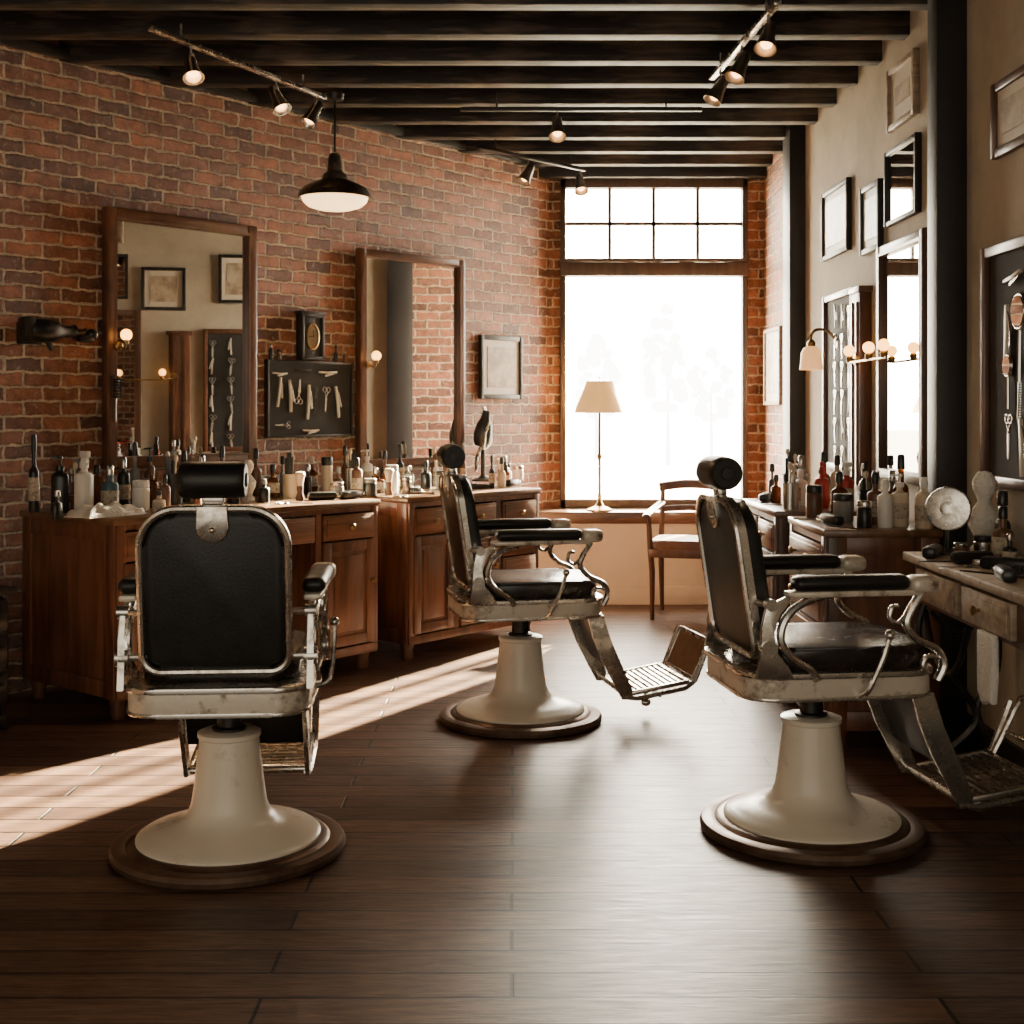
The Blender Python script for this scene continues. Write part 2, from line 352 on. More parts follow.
b.box(((WX0+WX1)/2,0,2.595),(WX1-WX0-2*fw,.04,.022)); b.obj('muntin',FRAMEW,parent=w)
b=MB(); b.box(((WX0+WX1)/2,0.01,1.46),(WX1-WX0-2*fw,.006,1.56)); b.box(((WX0+WX1)/2,.01,2.59),(WX1-WX0-2*fw,.006,.5)); b.obj('glass',PANE,parent=w)
# outside
b=MB(); b.box((0,60,-.45),(160,101,.1)); b.obj('ground',pm('pale_ground',(.85,.83,.78),.9,col2=(.8,.77,.7),scale=.3),label='pale open ground outside the window',cat='ground',kind='structure')
HZ=emis('foliage_haze_glow',(1,.95,.87),14); HZ2=emis('trunk_haze_glow',(1,.94,.85),12)  # aerial haze on the trees is put in as emission
for i in range(6):
    X=.9+i*1.95; Y=(40,44)[i%2]; h=random.uniform(3.2,5.6)
    t=thing('tree','pale tree with haze painted as glow seen through the window','tree',(X,Y,-.4),group='misty trees outside')
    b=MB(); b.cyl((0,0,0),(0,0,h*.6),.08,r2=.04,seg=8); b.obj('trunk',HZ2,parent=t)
    b=MB()
    for j in range(46):
        q=random.uniform(0,1); wdt=.75*math.sin(math.pi*min(1,.15+q*.85))
        b.sph((random.uniform(-wdt,wdt),random.uniform(-.6,.6),h*.35+q*h*.62),random.uniform(.08,.24),seg=8)
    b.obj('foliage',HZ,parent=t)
r=thing('shadow_slat_screen','unseen tall slatted screen added outside to streak the sunlight','screen',(2.42,11.0,-.4))  # added out of view; its slats cast streaks into the sun patch
b=MB()
for x in (-.40,.52): b.box((x,0,2.3),(.05,.05,4.6),bev=.005)
b.box((.06,0,4.55),(.99,.05,.07)); b.box((.06,0,.35),(.85,.05,.06)); b.obj('frame',FRAMEW,parent=r)
for x,wd in ((-.20,.04),(-.02,.07),(.17,.04),(.33,.06)):
    b=MB(); b.box((x,0,2.45),(wd,.02,4.15)); b.obj('slat',FRAMEW,parent=r)

# ------------------------------------------------------------------ barber chair (faces +X)
def barber_chair(loc,rz,label):
    r=thing('barber_chair',label,'barber chair',loc,rz,group='vintage barber chairs')
    b=MB(); b.lathe([(0,0),(.325,0),(.34,.008),(.342,.022),(.335,.034),(.315,.04),(.295,.036),(.285,.044),(.272,.046),(0,.046)],seg=56); b.obj('base_rim',RIM,parent=r)
    b=MB(); b.lathe([(.268,.046),(.268,.052),(.255,.062),(.235,.066),(.225,.072),(.18,.084),(.145,.096),(.122,.115),(.11,.145),(.103,.19),(.096,.25),(.089,.31),(.087,.335),(.092,.34),(.092,.352),(.078,.358),(0,.358)],seg=48); b.obj('pedestal',ENAMEL,parent=r)
    b=MB(); b.lathe([(.05,.356),(.05,.365),(.036,.37),(.036,.425),(.06,.43),(.06,.455),(0,.455)],seg=24); b.box((0,0,.447),(.24,.28,.02),bev=.008); b.obj('swivel_column',IRON,parent=r)
    b=MB()
    b.prism(rrect(.58,.50,.09,7),-.038,.038,0,T(.01,0,.495)@RM(90),bev=.012)
    b.prism(rrect(.60,.52,.1,7),-.008,.008,1,T(.01,0,.53)@RM(90),bev=.004)
    b.prism(rrect(.59,.51,.1,7),-.006,.006,1,T(.01,0,.462)@RM(90),bev=.003)
    b.obj('seat_frame',[ENAMEL2,CHROME],parent=r)
    b=MB(); b.prism(rrect(.50,.44,.08,7),-.036,.036,0,T(.04,0,.570)@RM(90),bev=.03,seg=5)
    b.obj('seat',LEATHERB,parent=r,sharp=60,label='worn dark leather seat cushion with warm reflection painted in brown')
    MBk=T(-.215,0,.575)@RM(0,-8.5,0)@RM(0,0,90)
    b=MB(); b.prism(rrect(.385,.44,.10,8,rb=.045,cz=.235),-.04,.03,0,MBk,bev=.02,seg=4); b.obj('backrest',LEATHER,parent=r,sharp=60)
    b=MB(); b.ring(rrect(.418,.476,.115,9,rb=.06,cz=.235),rrect(.386,.444,.100,9,rb=.045,cz=.235),.004,.030,0,MBk)
    b.tube([(p[0],.030,p[1]) for p in rrect(.402,.460,.108,9,rb=.052,cz=.235)],.010,0,8,True,1,MBk)
    tab=[(-.043,.475)]+[( .043*math.cos(R(a)), .415+.042*math.sin(R(a))) for a in range(180,361,15)]+[(.043,.475)]
    b.prism(tab,.02,.042,0,MBk,bev=.004)
    b.sph((0,.042,.41),.009,0,M=MBk)
    b.obj('backrest_frame',CHROME,parent=r)
    b=MB(); b.tube([(0,.0,.44),(0,.0,.49),(0,.005,.52)],.014,0,8,False,1.6,MBk); b.box((0,.005,.485),(.06,.03,.03),0,MBk,bev=.006)
    b.obj('headrest_post',CHROME,parent=r)
    h=MB(); h.lathe([(0,-.088),(.044,-.088),(.049,-.082),(.051,-.05),(.051,.05),(.049,.082),(.044,.088),(0,.088)],0,MBk@T(0,.0,.54)@RM(0,90,0),28)
    for sx in (-1,1): h.lathe([(0,0),(.02,0),(.018,.005),(0,.006)],1,MBk@T(sx*.088,.0,.54)@RM(0,90*sx,0),20)
    h.obj('headrest',[LEATHER,IRON],parent=r,sharp=50)
    for sy in (-1,1):
        y=sy*.258
        b=MB(); b.box((.02,y,.80),(.35,.070,.045),bev=.021,seg=3); b.obj('armrest',LEATHER,parent=r,sharp=60)
        b=MB()
        b.box((.03,y,.770),(.41,.050,.018),1,bev=.006)
        b.box((.238,y,.793),(.085,.078,.05),1,bev=.02,seg=3)
        b.tube(catmull([(.235,y,.765),(.205,y,.72),(.19,y,.675),(.225,y,.63),(.285,y,.60),(.305,y,.555),(.285,y,.51)],6),.011,0,8,False,1.5,side=(0,1,0))
        b.tube(catmull([(.20,y,.71),(.165,y,.68),(.14,y,.695),(.145,y,.725),(.165,y,.728)],5),.007,0,8,False,1.5,side=(0,1,0))
        b.tube(catmull([(.295,y,.575),(.255,y,.58),(.24,y,.555),(.255,y,.535)],5),.007,0,8,False,1.5,side=(0,1,0))
        b.tube(catmull([(-.04,y,.765),(-.12,y,.745),(-.175,y,.70),(-.19,y,.64),(-.16,y,.59),(-.10,y,.55),(-.08,y,.52)],6),.012,0,8,False,1.4,side=(0,1,0))
        pl=[(-.265,.53),(-.15,.525),(-.17,.565),(-.205,.60),(-.215,.66),(-.20,.71),(-.16,.75),(-.17,.765),(-.235,.735),(-.25,.67),(-.25,.59)]
        b.prism(pl,y-.009,y+.009,0,bev=.003)
        b.cyl((-.228,y-.018*sy,.615),(-.228,y+.018*sy,.615),.024,0,seg=18); b.cyl((-.22,y-.016*sy,.74),(-.22,y+.016*sy,.74),.018,0,seg=16)
        b.cyl((-.25,sy*.19,.74),(-.22,y,.74),.010,0,seg=10); b.cyl((-.228,sy*.19,.615),(-.228,y,.615),.010,0,seg=10)
        b.obj('arm_support',[CHROME,ENAMEL2],parent=r)
    b=MB(); b.tube(catmull([(.05,-.25,.47),(.06,-.29,.49),(.10,-.30,.58),(.12,-.30,.64)],5),.008,0,8); b.sph((.122,-.30,.652),.015,0); b.obj('lever',CHROME,parent=r)
    f=bpy.data.objects.new('footrest',None); COL.objects.link(f); f.parent=r; f.empty_display_size=.05
    b=MB()
    for sy in (-1,1):
        y=sy*.195
        b.prism([(.235,.465),(.305,.46),(.335,.36),(.43,.15),(.425,.115),(.385,.11),(.30,.27),(.26,.37)],y-.007,y+.007,0,bev=.003)
        b.tube([(.39,y,.12),(.45,y,.112),(.66,y,.145),(.70,y,.175),(.765,y,.335)],.010,0,6,False,1.3,side=(0,1,0))
    b.cyl((.26,-.2,.45),(.26,.2,.45),.014); b.cyl((.41,-.2,.125),(.41,.2,.125),.013)
    b.tube([(.55,0,.12),(.55,0,.06)],.011); b.sph((.55,0,.05),.022,sc=(1,1,.8)); b.cyl((.55,-.19,.12),(.55,.19,.12),.009)
    b.obj('footrest_frame',[CHROME,DSTEEL],parent=f)
    b=MB(); b.box((0,0,0),(.012,.37,.24),0,T(.32,0,.335)@RM(0,-22,0),bev=.004); b.obj('calf_board',LEATHER,parent=f)
    def grille(name,M,L,W,step=.024,solid=False):
        b=MB(); b.box((0,-W/2,0),(L,.02,.018),0,M,bev=.004); b.box((0,W/2,0),(L,.02,.018),0,M,bev=.004)
        b.box((-L/2,0,0),(.02,W+.02,.018),0,M,bev=.004); b.box((L/2,0,0),(.02,W+.02,.018),0,M,bev=.004)
        n=int(L/step)
        if not solid:
            for i in range(1,n): b.box((-L/2+L*i/n,0,0),(.011,W,.01),0,M)
            b.box((0,0,-.006),(L,.02,.006),0,M)
        else: b.box((0,0,0),(L,W,.010),1,M)
        b.obj(name,[CHROME,TOPW],parent=f)
    grille('foot_plate',T(.545,0,.15)@RM(0,-9,0),.25,.37)
    grille('toe_plate',T(.735,0,.255)@RM(0,-66,0),.17,.34,solid=True)
    return r
C1=barber_chair((-.835,3.84,0),94,'vintage barber chair seen from its black padded back, on cream pedestal')
C2=dup(C1,(.035,5.45,0),12,'vintage barber chair with cream pedestal beside the wooden cabinets')
C3=dup(C1,(.925,4.02,0),8,'vintage barber chair with worn chrome arms beside the small desk')
for ch in C3.children_recursive:
    if ch.name.startswith('toe_plate'):
        b=MB(); b.tube(catmull([(.69,-.17,.165),(.735,-.17,.25),(.775,-.165,.33),(.785,-.12,.355),(.785,.12,.355),(.775,.165,.33),(.735,.17,.25),(.69,.17,.165)],5),.011,0,8)
        b.tube([(.735,-.17,.24),(.735,.17,.24)],.008); ch.data=b.mesh('toe_hoop',CHROME); ch.name='toe_hoop'

# ------------------------------------------------------------------ cabinets
def cabinet(name,label,loc,rz,w,d,h,cols,topmat=TOPW,body=CABW,draw=CABH,over=.02):
    r=thing(name,label,'cabinet',loc,rz)
    ft=.09; t=.02; b=MB(); z0=ft; z1=h-.03
    xs=[-w/2]
    for c in cols: xs.append(xs[-1]+c[0]*w)
    b.box((-w/2+t/2,0,(z0+z1)/2),(t,d,z1-z0)); b.box((w/2-t/2,0,(z0+z1)/2),(t,d,z1-z0))
    b.box((0,d/2-t/2,(z0+z1)/2),(w-2*t,t,z1-z0)); b.box((0,0,z0+t/2),(w-2*t,d-.002,t))
    for x in xs[1:-1]: b.box((x,0.003,(z0+z1)/2),(.035,d-.03,z1-z0-.01))
    for sx in (-1,1):
        x=sx*(w/2+.004)
        for yy in (-d/2+.035,d/2-.035): b.box((x,yy,(z0+z1)/2),(.012,.07,z1-z0),bev=.003)
        for zz in (z0+.04,z1-.035): b.box((x,0,zz),(.012,d-.14,.07),bev=.003)
    for sx in (-1,1):
        b.box((sx*(w/2-.02),-d/2-.004,(z0+z1)/2),(.045,.02,z1-z0),bev=.003)
        for sy in (-1,1):
            b.lathe([(.026,0),(.034,.02),(.03,.05),(.036,.075),(.036,ft)],0,T(sx*(w/2-.045),sy*(d/2-.05),0),14)
    b.box((0,-d/2-.006,z0+.02),(w,.02,.045),bev=.004)
    b.box((0,-d/2-.003,z1-.012),(w-.05,.014,.024))
    for x in xs[1:-1]: b.box((x,-d/2-.003,(z0+z1)/2),(.035,.014,z1-z0))
    b.obj('body',body,parent=r)
    b=MB(); b.box((0,-.005,h-.015),(w+2*over,d+.03,.03),bev=.007); b.obj('worktop',topmat,parent=r)
    for i,c in enumerate(cols):
        x0=xs[i]+.024; x1=xs[i+1]-.024; cx=(x0+x1)/2; cw=x1-x0; z=z1-.028
        avail=z1-.028-(z0+.046)
        for kind,fr in c[1]:
            hh=avail*fr; zc=z-hh/2
            if kind=='open': z-=hh; continue
            g=.004
            b=MB()
            if kind=='drawer':
                b.box((cx,-d/2-.008,zc),(cw-2*g,.022,hh-2*g),bev=.004); b.box((cx,-d/2-.021,zc),(cw-.04,.008,hh-.04),bev=.003)
            else:
                b.box((cx,-d/2-.004,zc),(cw-2*g,.014,hh-2*g))
                for sx in (-1,1): b.box((cx+sx*(cw/2-.03),-d/2-.014,zc),(.05,.014,hh-2*g),bev=.003)
                for sz in (-1,1): b.box((cx,-d/2-.014,zc+sz*(hh/2-.03)),(cw-.11,.014,.05),bev=.003)
                b.box((cx,-d/2-.012,zc),(cw-.15,.008,hh-.15),bev=.004)
            o=b.obj(kind,draw if kind=='drawer' else body,parent=r)
            kx=[cx] if (kind=='door' or cw<.5) else [cx-cw*.25,cx+cw*.25]
            if kind=='door': kx=[x1-.03]
            for q in kx:
                b=MB(); b.lathe([(.006,0),(.006,.012),(.014,.018),(.016,.026),(.011,.032),(0,.034)],0,T(q,-d/2-.022,zc+(0 if kind=='drawer' else hh*.1))@RM(90,0,0),14)
                b.obj('knob',BRASS,parent=o)
            z-=hh
    return r
def lcab(s0,s1,front,d):
    s=(s0+s1)/2; dc=front-d/2; return (A.x+dc*nx+s*ux, A.y+dc*ny+s*uy,0)
cabinet('cabinet','long brown wooden barber cabinet with drawers, doors and open kneehole',lcab(2.56,4.06,.85,.72),LR,1.50,.72,.85,
   [(.38,[('drawer',.2),('door',.8)]),(.36,[('drawer',.2),('open',.8)]),(.26,[('drawer',.2),('door',.8)])])
cabinet('cabinet','brown wooden cabinet with drawers above panelled doors',lcab(1.30,2.36,.88,.74),LR,1.06,.74,.85,
   [(.34,[('drawer',.22),('door',.78)]),(.33,[('drawer',.22),('door',.78)]),(.33,[('drawer',.22),('drawer',.26),('drawer',.52)])])
cabinet('cabinet','dark wooden cabinet against the plaster wall crowded with bottles',(1.40,5.20,0),-90,.60,.42,.85,
   [(1,[('drawer',.2),('drawer',.27),('drawer',.53)])],body=CABW)
cabinet('cabinet','dark wooden drawer cabinet near the window',(1.44,6.20,0),-90,.80,.5,.85,
   [(.5,[('drawer',.2),('door',.8)]),(.5,[('drawer',.2),('door',.8)])],body=CABD)

dk=thing('desk','small worn pale wooden desk with drawer on iron legs','desk',(1.56,3.95,0),-90)
b=MB(); b.box((0,0,.785),(1.30,.36,.03),bev=.006); b.obj('desk_top',PALEW,parent=dk)
b=MB(); b.box((0,.0,.70),(1.2,.30,.13)); b.obj('apron',CABD,parent=dk)
for cx in (-.33,.12):
    b=MB(); b.box((cx,-.158,.705),(.40,.02,.105),bev=.004); b.box((cx,-.169,.705),(.35,.006,.065),bev=.002); o=b.obj('drawer',PALEW,parent=dk)
    b=MB(); b.lathe([(.006,0),(.006,.012),(.014,.018),(.016,.026),(0,.032)],0,T(cx-.03,-.17,.705)@RM(90,0,0),14); b.obj('knob',BRASS,parent=o)
for sx in (-.58,.55):
    b=MB()
    b.tube(catmull([(sx,-.12,.64),(sx,-.14,.5),(sx,-.02,.36),(sx,.06,.22),(sx,-.08,.08),(sx,-.14,.012)],6),.013,0,8)
    b.tube(catmull([(sx,.13,.64),(sx,.13,.4),(sx,.06,.26),(sx,.12,.1),(sx,.14,.012)],6),.013,0,8)
    b.tube(catmull([(sx,-.1,.60),(sx,-.02,.52),(sx,.05,.55),(sx,.04,.6),(sx,0,.59)],5),.008,0,8)
    b.obj('leg',IRON,parent=dk)
b=MB(); b.tube(catmull([(-.58,-.12,.6),(-.45,-.13,.47),(-.3,-.13,.44),(-.2,-.13,.5),(-.12,-.13,.62)],6),.011,0,8); b.obj('bracket',IRON,parent=dk)

# ------------------------------------------------------------------ mirrors & frames
PAPER=pm('mount_paper',(.74,.68,.57),.5,col2=(.64,.57,.46),scale=5)
PRINTS=[pm('faded_print_%s'%n,c1,.4,col2=c2,scale=s,thr=(.42,.6)) for n,c1,c2,s in (('sepia',(.28,.21,.15),(.56,.47,.35),9),('grey',(.24,.21,.18),(.52,.47,.4),14),('pale',(.42,.36,.28),(.66,.58,.46),11))]
def framed(name,label,cat,loc,rz,w,h,fw,ft,framemat,glassmat,part,matw=0):
    r=thing(name,label,cat,loc,rz)
    b=MB()
    for sx in (-1,1): b.box((sx*(w/2-fw/2),-ft/2,0),(fw,ft,h),bev=fw*.18)
    for sz in (-1,1): b.box((0,-ft/2+.001,sz*(h/2-fw/2)),(w-1.9*fw,ft-.004,fw),bev=fw*.18)
    if fw>.04:
        iw=w-2*fw+.016; ih=h-2*fw+.016
        for sx in (-1,1): b.box((sx*(iw/2),-ft*.5,0),(.012,ft*1.06,ih))
        for sz in (-1,1): b.box((0,-ft*.5,sz*ih/2),(iw,ft*1.06,.012))
    b.obj('frame',framemat,parent=r)
    b=MB(); b.box((0,-ft*.35,0),(w-2*fw+.01,.008,h-2*fw+.01)); b.obj(part,glassmat,parent=r)
    if matw:
        iw=w-2*fw-2*matw; ih=h-2*fw-2*matw
        b=MB(); b.box((0,-ft*.35-.006,0),(iw,.004,ih)); b.obj('print',PRINTS[random.randrange(3)],parent=r)
    return r
def lframed(px0,px1,yt,yb,name,label,cat,fw,ft,fm,gm,part,matw=0):
    p0=LP(px0);p1=LP(px1); w=(p1-p0).length; c=(p0+p1)/2
    zt=zof(yt,c.y); zb=zof(yb,c.y); c.z=(zt+zb)/2
    return framed(name,label,cat,c,LR,w,zt-zb,fw,ft,fm,gm,part,matw)
def rframed(px0,px1,yt,yb,name,label,cat,fw,ft,fm,gm,part,matw=0,y0=None,y1=None):
    y0=y0 or RY(px0); y1=y1 or RY(px1); w=y0-y1; yc=(y0+y1)/2
    zt=zof(yt,yc); zb=zof(yb,yc)
    return framed(name,label,cat,(XR,yc,(zt+zb)/2),-90,w,zt-zb,fw,ft,fm,gm,part,matw)
m1=lframed(101,252,217,466,'wall_mirror','tall mirror in brown wooden frame on brick wall','mirror',.06,.05,MIRW,MIR,'mirror_glass')
m2=lframed(354,455,255,466,'wall_mirror','tall narrower mirror in brown wooden frame on brick','mirror',.05,.05,MIRW,MIR,'mirror_glass')
m2.rotation_euler=(0,0,R(LR-2.5)); m2.location+=Vector((nx,ny,0))*.025
lframed(478,520,336,399,'picture_frame','dark framed pale print on the brick wall','picture',.03,.03,BLACKP,PAPER,'mount',.045)
rframed(884,932,238,482,'wall_mirror','dark framed mirror on the plaster wall','mirror',.05,.04,CABD,MIR,'mirror_glass')
rframed(826,852,186,256,'picture_frame','narrow dark framed pale picture high on plaster wall','picture',.025,.03,BLACKP,PAPER,'mount',.04)
rframed(865,884,184,252,'picture_frame','small dark framed print on plaster wall','picture',.025,.03,BLACKP,PAPER,'mount',.04)
rframed(890,922,143,220,'picture_frame','thin dark framed picture with glossy glass','picture',.02,.03,BLACKP,MIR,'picture_glass')
rframed(892,920,60,124,'picture_frame','pale wood framed print near the ceiling','picture',.03,.03,PALEW,PAPER,'mount',.07)
rframed(761,784,328,405,'picture_frame','pale framed print on brick beside the window','picture',.025,.03,PALEW,PAPER,'mount',.05,y0=8.9,y1=8.38)
rframed(998,1040,72,150,'picture_frame','dark brown framed picture above tool display','picture',.035,.03,CABD,PAPER,'mount',.04)
lframed(264,350,361,437,'tool_board','black tool display board hung between the mirrors','tool board',.014,.03,BLACKP,DARKF,'board')
rframed(828,858,292,470,'tool_board','wood framed black tool board with hanging tools','tool board',.035,.035,MIRW,DARKF,'board')
rframed(990,1060,238,490,'tool_board','large black tool display board in brown frame','tool board',.04,.04,MIRW,DARKF,'board')
b=MB(); b.box((0,-.03,0),(.16,.06,1.0),bev=.008); b.box((0,-.03,.51),(.2,.08,.03),bev=.006); b.box((-.04,-.065,0),(.015,.01,.9)); b.box((.04,-.065,0),(.015,.01,.9))
b.obj('wall_cupboard',MIRW,loc=(XR,6.40,1.38),rz=-90,label='narrow brown wooden wall cupboard beside mirror',cat='cupboard')

def tool_scissors(L=.16):
    def f(r):
        b=MB()
        for sx in (-1,1):
            b.prism([(0,0),(sx*.010,-.01),(sx*.004+.002*sx,-L*.55),(sx*.001,-L*.6),(-sx*.004,0)],-.003+sx*.001,.001+sx*.001)
            b.tube([(sx*.0,0,0),(-sx*.008,0,L*.12),(-sx*.014,0,L*.2)],.004,0,6)
            b.tube([(-sx*.016+.014*math.cos(R(a)),0,L*.29+.016*math.sin(R(a))) for a in range(0,360,30)],.0035,0,6,True)
        b.obj('blades',STEEL,parent=r); b=MB(); b.cyl((0,-.006,0),(0,.004,0),.005,0,seg=10); b.obj('pivot',BRASS,parent=r)
    return f
def tool_razor(L=.15,m=None):
    def f(r):
        b=MB(); b.prism([(-.007,-L/2),(.007,-L/2),(.011,0),(.008,L/2),(-.004,L/2),(-.002,0)],-.005,.005,bev=.002); b.obj('handle',m or IVORY,parent=r)
        b=MB(); b.prism([(.004,L/2-.01),(.018,L/2-.03),(.03,L/2-.10),(.018,L/2-.105),(.0,L/2-.02)],-.0015,.0015); b.obj('blade',STEEL,parent=r)
    return f
def tool_comb(L=.16,m=None):
    def f(r):
        b=MB(); b.box((-.010,0,0),(.008,.004,L),bev=.001)
        n=22
        for i in range(n): b.box((.002,0,-L/2+.004+(L-.008)*i/(n-1)),(.02,.002,.003))
        b.obj('comb_body',m or BLK,parent=r)
    return f
def tool_brush(L=.18):
    def f(r):
        b=MB(); b.box((0,0,L*.22),(.034,.014,L*.5),bev=.006); b.tube([(0,0,0),(0,0,-L*.25),(0,0,-L*.5)],[.007,.006,.007],0,8); b.obj('handle',CABD,parent=r)
        b=MB()
        for i in range(7):
            for j in range(3): b.box((-.01+.01*j,-.016,L*.02+i*.011),(.006,.02,.006))
        b.obj('bristle',BLK,parent=r)
    return f
def tool_mirror(L=.2):
    def f(r):
        b=MB(); b.lathe([(0,-.006),(.038,-.006),(.042,0),(.038,.006),(0,.006)],0,T(0,0,.05)@RM(90),24); b.tube([(0,0,.012),(0,0,-.1)],[.005,.006],0,8); b.obj('frame',STEEL,parent=r)
        b=MB(); b.lathe([(0,0),(.034,0),(.034,.002),(0,.002)],0,T(0,-.006,.05)@RM(90),24); b.obj('mirror_glass',MIR,parent=r)
    return f
TL={'scissors':(tool_scissors,'steel barber scissors hanging on board','scissors'),'razor':(tool_razor,'ivory handled straight razor hanging on board','razor'),
 'comb':(tool_comb,'black comb hanging on board','comb'),'hairbrush':(tool_brush,'wooden hairbrush hanging on board','hairbrush'),'hand_mirror':(tool_mirror,'small round steel hand mirror hanging on board','hand mirror')}
def hang(name,loc,rz,tilt=0,sc=1,group=None):
    fn,lab,cat=TL[name]; r=thing(name,lab,cat,loc,rz,group=group); fn()(r)
    r.rotation_euler=(Matrix.Rotation(R(rz),3,'Z')@Matrix.Rotation(R(tilt),3,'Y')).to_euler(); r.scale=(sc,sc,sc); return r
for px,py,n,t,sc in ((279,392,'razor',8,1.1),(290,396,'razor',-4,1.2),(299,394,'scissors',-175,.9),(308,402,'razor',3,1.3),(317,400,'comb',5,.9),(326,397,'scissors',5,.9),(337,402,'razor',-8,1.2),(280,373,'razor',90,.7),(303,371,'comb',92,.8),(328,372,'razor',88,.9),(284,425,'scissors',90,.7),(311,430,'razor',90,.8)):
    p=LP(px,0,.024); p.z=zof(py,p.y); hang(n,p,LR,t,sc,'tools on the board between mirrors')
for py in range(316,458,28):
    for px,nl in ((835,'scissors'),(842,'razor'),(849,'razor')):
        n=random.choice(['razor',nl,'scissors']); Y=RY(px,XR-.027); hang(n,(XR-.027,Y,zof(py,Y)),-90,random.uniform(-8,8),.85,'tools on the framed wall board')
for px,py,n,t,sc in ((1012,276,'razor',80,1),(1036,272,'razor',98,1),(1006,335,'razor',2,1.4),(1020,335,'hand_mirror',2,1.6),(1009,432,'scissors',0,1),(1020,395,'comb',4,1.2),(1021,448,'razor',-5,1.3),(1008,380,'hand_mirror',0,1),(1040,300,'hairbrush',0,1.2),(1042,400,'razor',0,1.2),(1034,350,'razor',0,1.4),(1033,440,'razor',4,1.2)):
    X=XR-.030; Y=RY(px,X); hang(n,(X,Y,zof(py,Y)),-90,t,sc,'tools on the large display board')
p=LP(307,0,0); p.z=zof(337,p.y)
r=thing('wall_clock','small dark square-framed wall box with oval dial','clock',p,LR)
b=MB(); b.box((0,-.022,0),(.165,.044,.26),bev=.005)
for sx in (-1,1): b.box((sx*.074,-.048,0),(.02,.014,.26),bev=.003)
for sz in (-1,1): b.box((0,-.048,sz*.12),(.165,.014,.022),bev=.003)
b.box((0,-.03,.135),(.19,.06,.014),bev=.004); b.obj('case',BLACKP,parent=r)
b=MB(); b.lathe([(.05,0),(.05,.008),(.042,.010),(.042,.004)],0,T(0,-.044,0)@RM(90),28,sy=1.5); b.obj('bezel',BRASS,parent=r)
b=MB(); b.lathe([(0,0),(.044,0),(.044,.004),(0,.004)],0,T(0,-.044,0)@RM(90),28,sy=1.5); b.obj('dial',PRINTS[0],parent=r)
b=MB(); b.box((.006,-.050,.018),(.004,.002,.04)); b.box((-.012,-.050,0),(.03,.002,.004)); b.obj('hand',BLK,parent=r)
p=LP(38,0,.002); p.z=zof(334,p.y)
r=thing('hair_dryer','black vintage hair dryer on a wall bracket','hair dryer',p,LR)
b=MB(); b.box((-.05,-.01,0),(.12,.02,.1),bev=.005); b.tube(catmull([(-.05,-.02,0),(-.05,-.07,.0),(-.04,-.09,.01)],5),.014); b.obj('bracket',IRON,parent=r)
b=MB(); b.lathe([(0,-.08),(.04,-.08),(.055,-.05),(.058,.0),(.05,.05),(.032,.08),(.026,.14),(.034,.15),(0,.15)],0,T(-.03,-.11,.01)@RM(0,90,0),20); b.obj('barrel',BLK,parent=r)
b=MB(); b.box((-.12,-.11,.02),(.06,.07,.1),bev=.015); b.tube([(-.02,-.11,-.03),(0,-.12,-.08)],[.014,.012]); b.obj('motor_housing',IRON,parent=r)
p=LP(78,0,0); p.z=zof(335,p.y)
r=thing('hair_clipper','black hair clipper held on wall hook','hair clipper',p,LR)
b=MB(); b.tube([(0,0,.02),(0,-.06,.02),(0,-.065,.03)],.006); b.obj('hook',IRON,parent=r)
b=MB(); b.box((.0,-.06,-.02),(.08,.05,.04),bev=.015); b.sph((.035,-.06,.0),.03); b.obj('clipper_body',BLK,parent=r)
p=LP(115,0,.06); p.z=zof(398,p.y); hang('hairbrush',p,LR,0,1.3)

def globe(p,rz):
    r=thing('wall_light','small brass wall light with glowing round bulb','wall light',p,rz,group='globe wall lights')
    b=MB(); b.lathe([(0,0),(.024,0),(.022,.012),(.012,.02),(0,.02)],0,RM(90),16); b.tube(catmull([(0,-.01,0),(0,-.04,-.01),(0,-.06,-.01),(0,-.07,.01)],5),.005); b.lathe([(.012,.01),(.014,.02),(.012,.03)],0,T(0,-.07,0),12); b.obj('arm',BRASS,parent=r)
    b=MB(); b.sph((0,-.07,.052),.028); b.obj('bulb',GLOBE,parent=r)
for px,py in ((118,346),(368,365)):
    p=LP(px,0,.052 if px<200 else .07); p.z=zof(py,p.y); globe(p,LR)
r=thing('vanity_light','brass vanity light bar with three glowing round bulbs','wall light',(XR-.06,6.36,1.55),-90)
b=MB(); b.lathe([(0,0),(.035,0),(.03,.015),(0,.02)],0,RM(90),16); b.tube(catmull([(0,0,0),(.02,-.05,-.01),(.1,-.06,-.02),(.5,-.06,-.02),(.70,-.06,-.02)],5),.006)
for x in (.08,.42,.66): b.lathe([(.014,-.02),(.018,.0),(.012,.01)],0,T(x,-.06,0),12)
b.obj('bar',BRASS,parent=r)
for x in (.08,.42,.66):
    b=MB(); b.sph((x,-.06,.035),.027); b.obj('bulb',GLOBE,parent=r)
r=thing('wall_sconce','curved brass wall sconce with frosted glass shade','wall light',(XR,6.95,1.66),-90)
b=MB(); b.lathe([(0,0),(.04,0),(.035,.015),(0,.022)],0,RM(90),18); b.tube(catmull([(0,-.01,0),(0,-.06,.06),(0,-.12,.07),(0,-.15,.04),(0,-.15,.01)],6),.008); b.lathe([(.02,-.03),(.024,0),(.012,.015)],0,T(0,-.15,0),14); b.obj('arm',BRASS,parent=r)
b=MB(); b.lathe([(.026,-.02),(.042,-.03),(.055,-.06),(.058,-.11),(.063,-.145),(.059,-.145),(.053,-.11),(.050,-.06),(.038,-.034),(.024,-.024)],0,T(0,-.15,0),24); b.obj('lamp_shade',FROST,parent=r)
b=MB(); b.sph((0,-.15,-.09),.028); b.obj('bulb',GLOBE,parent=r)

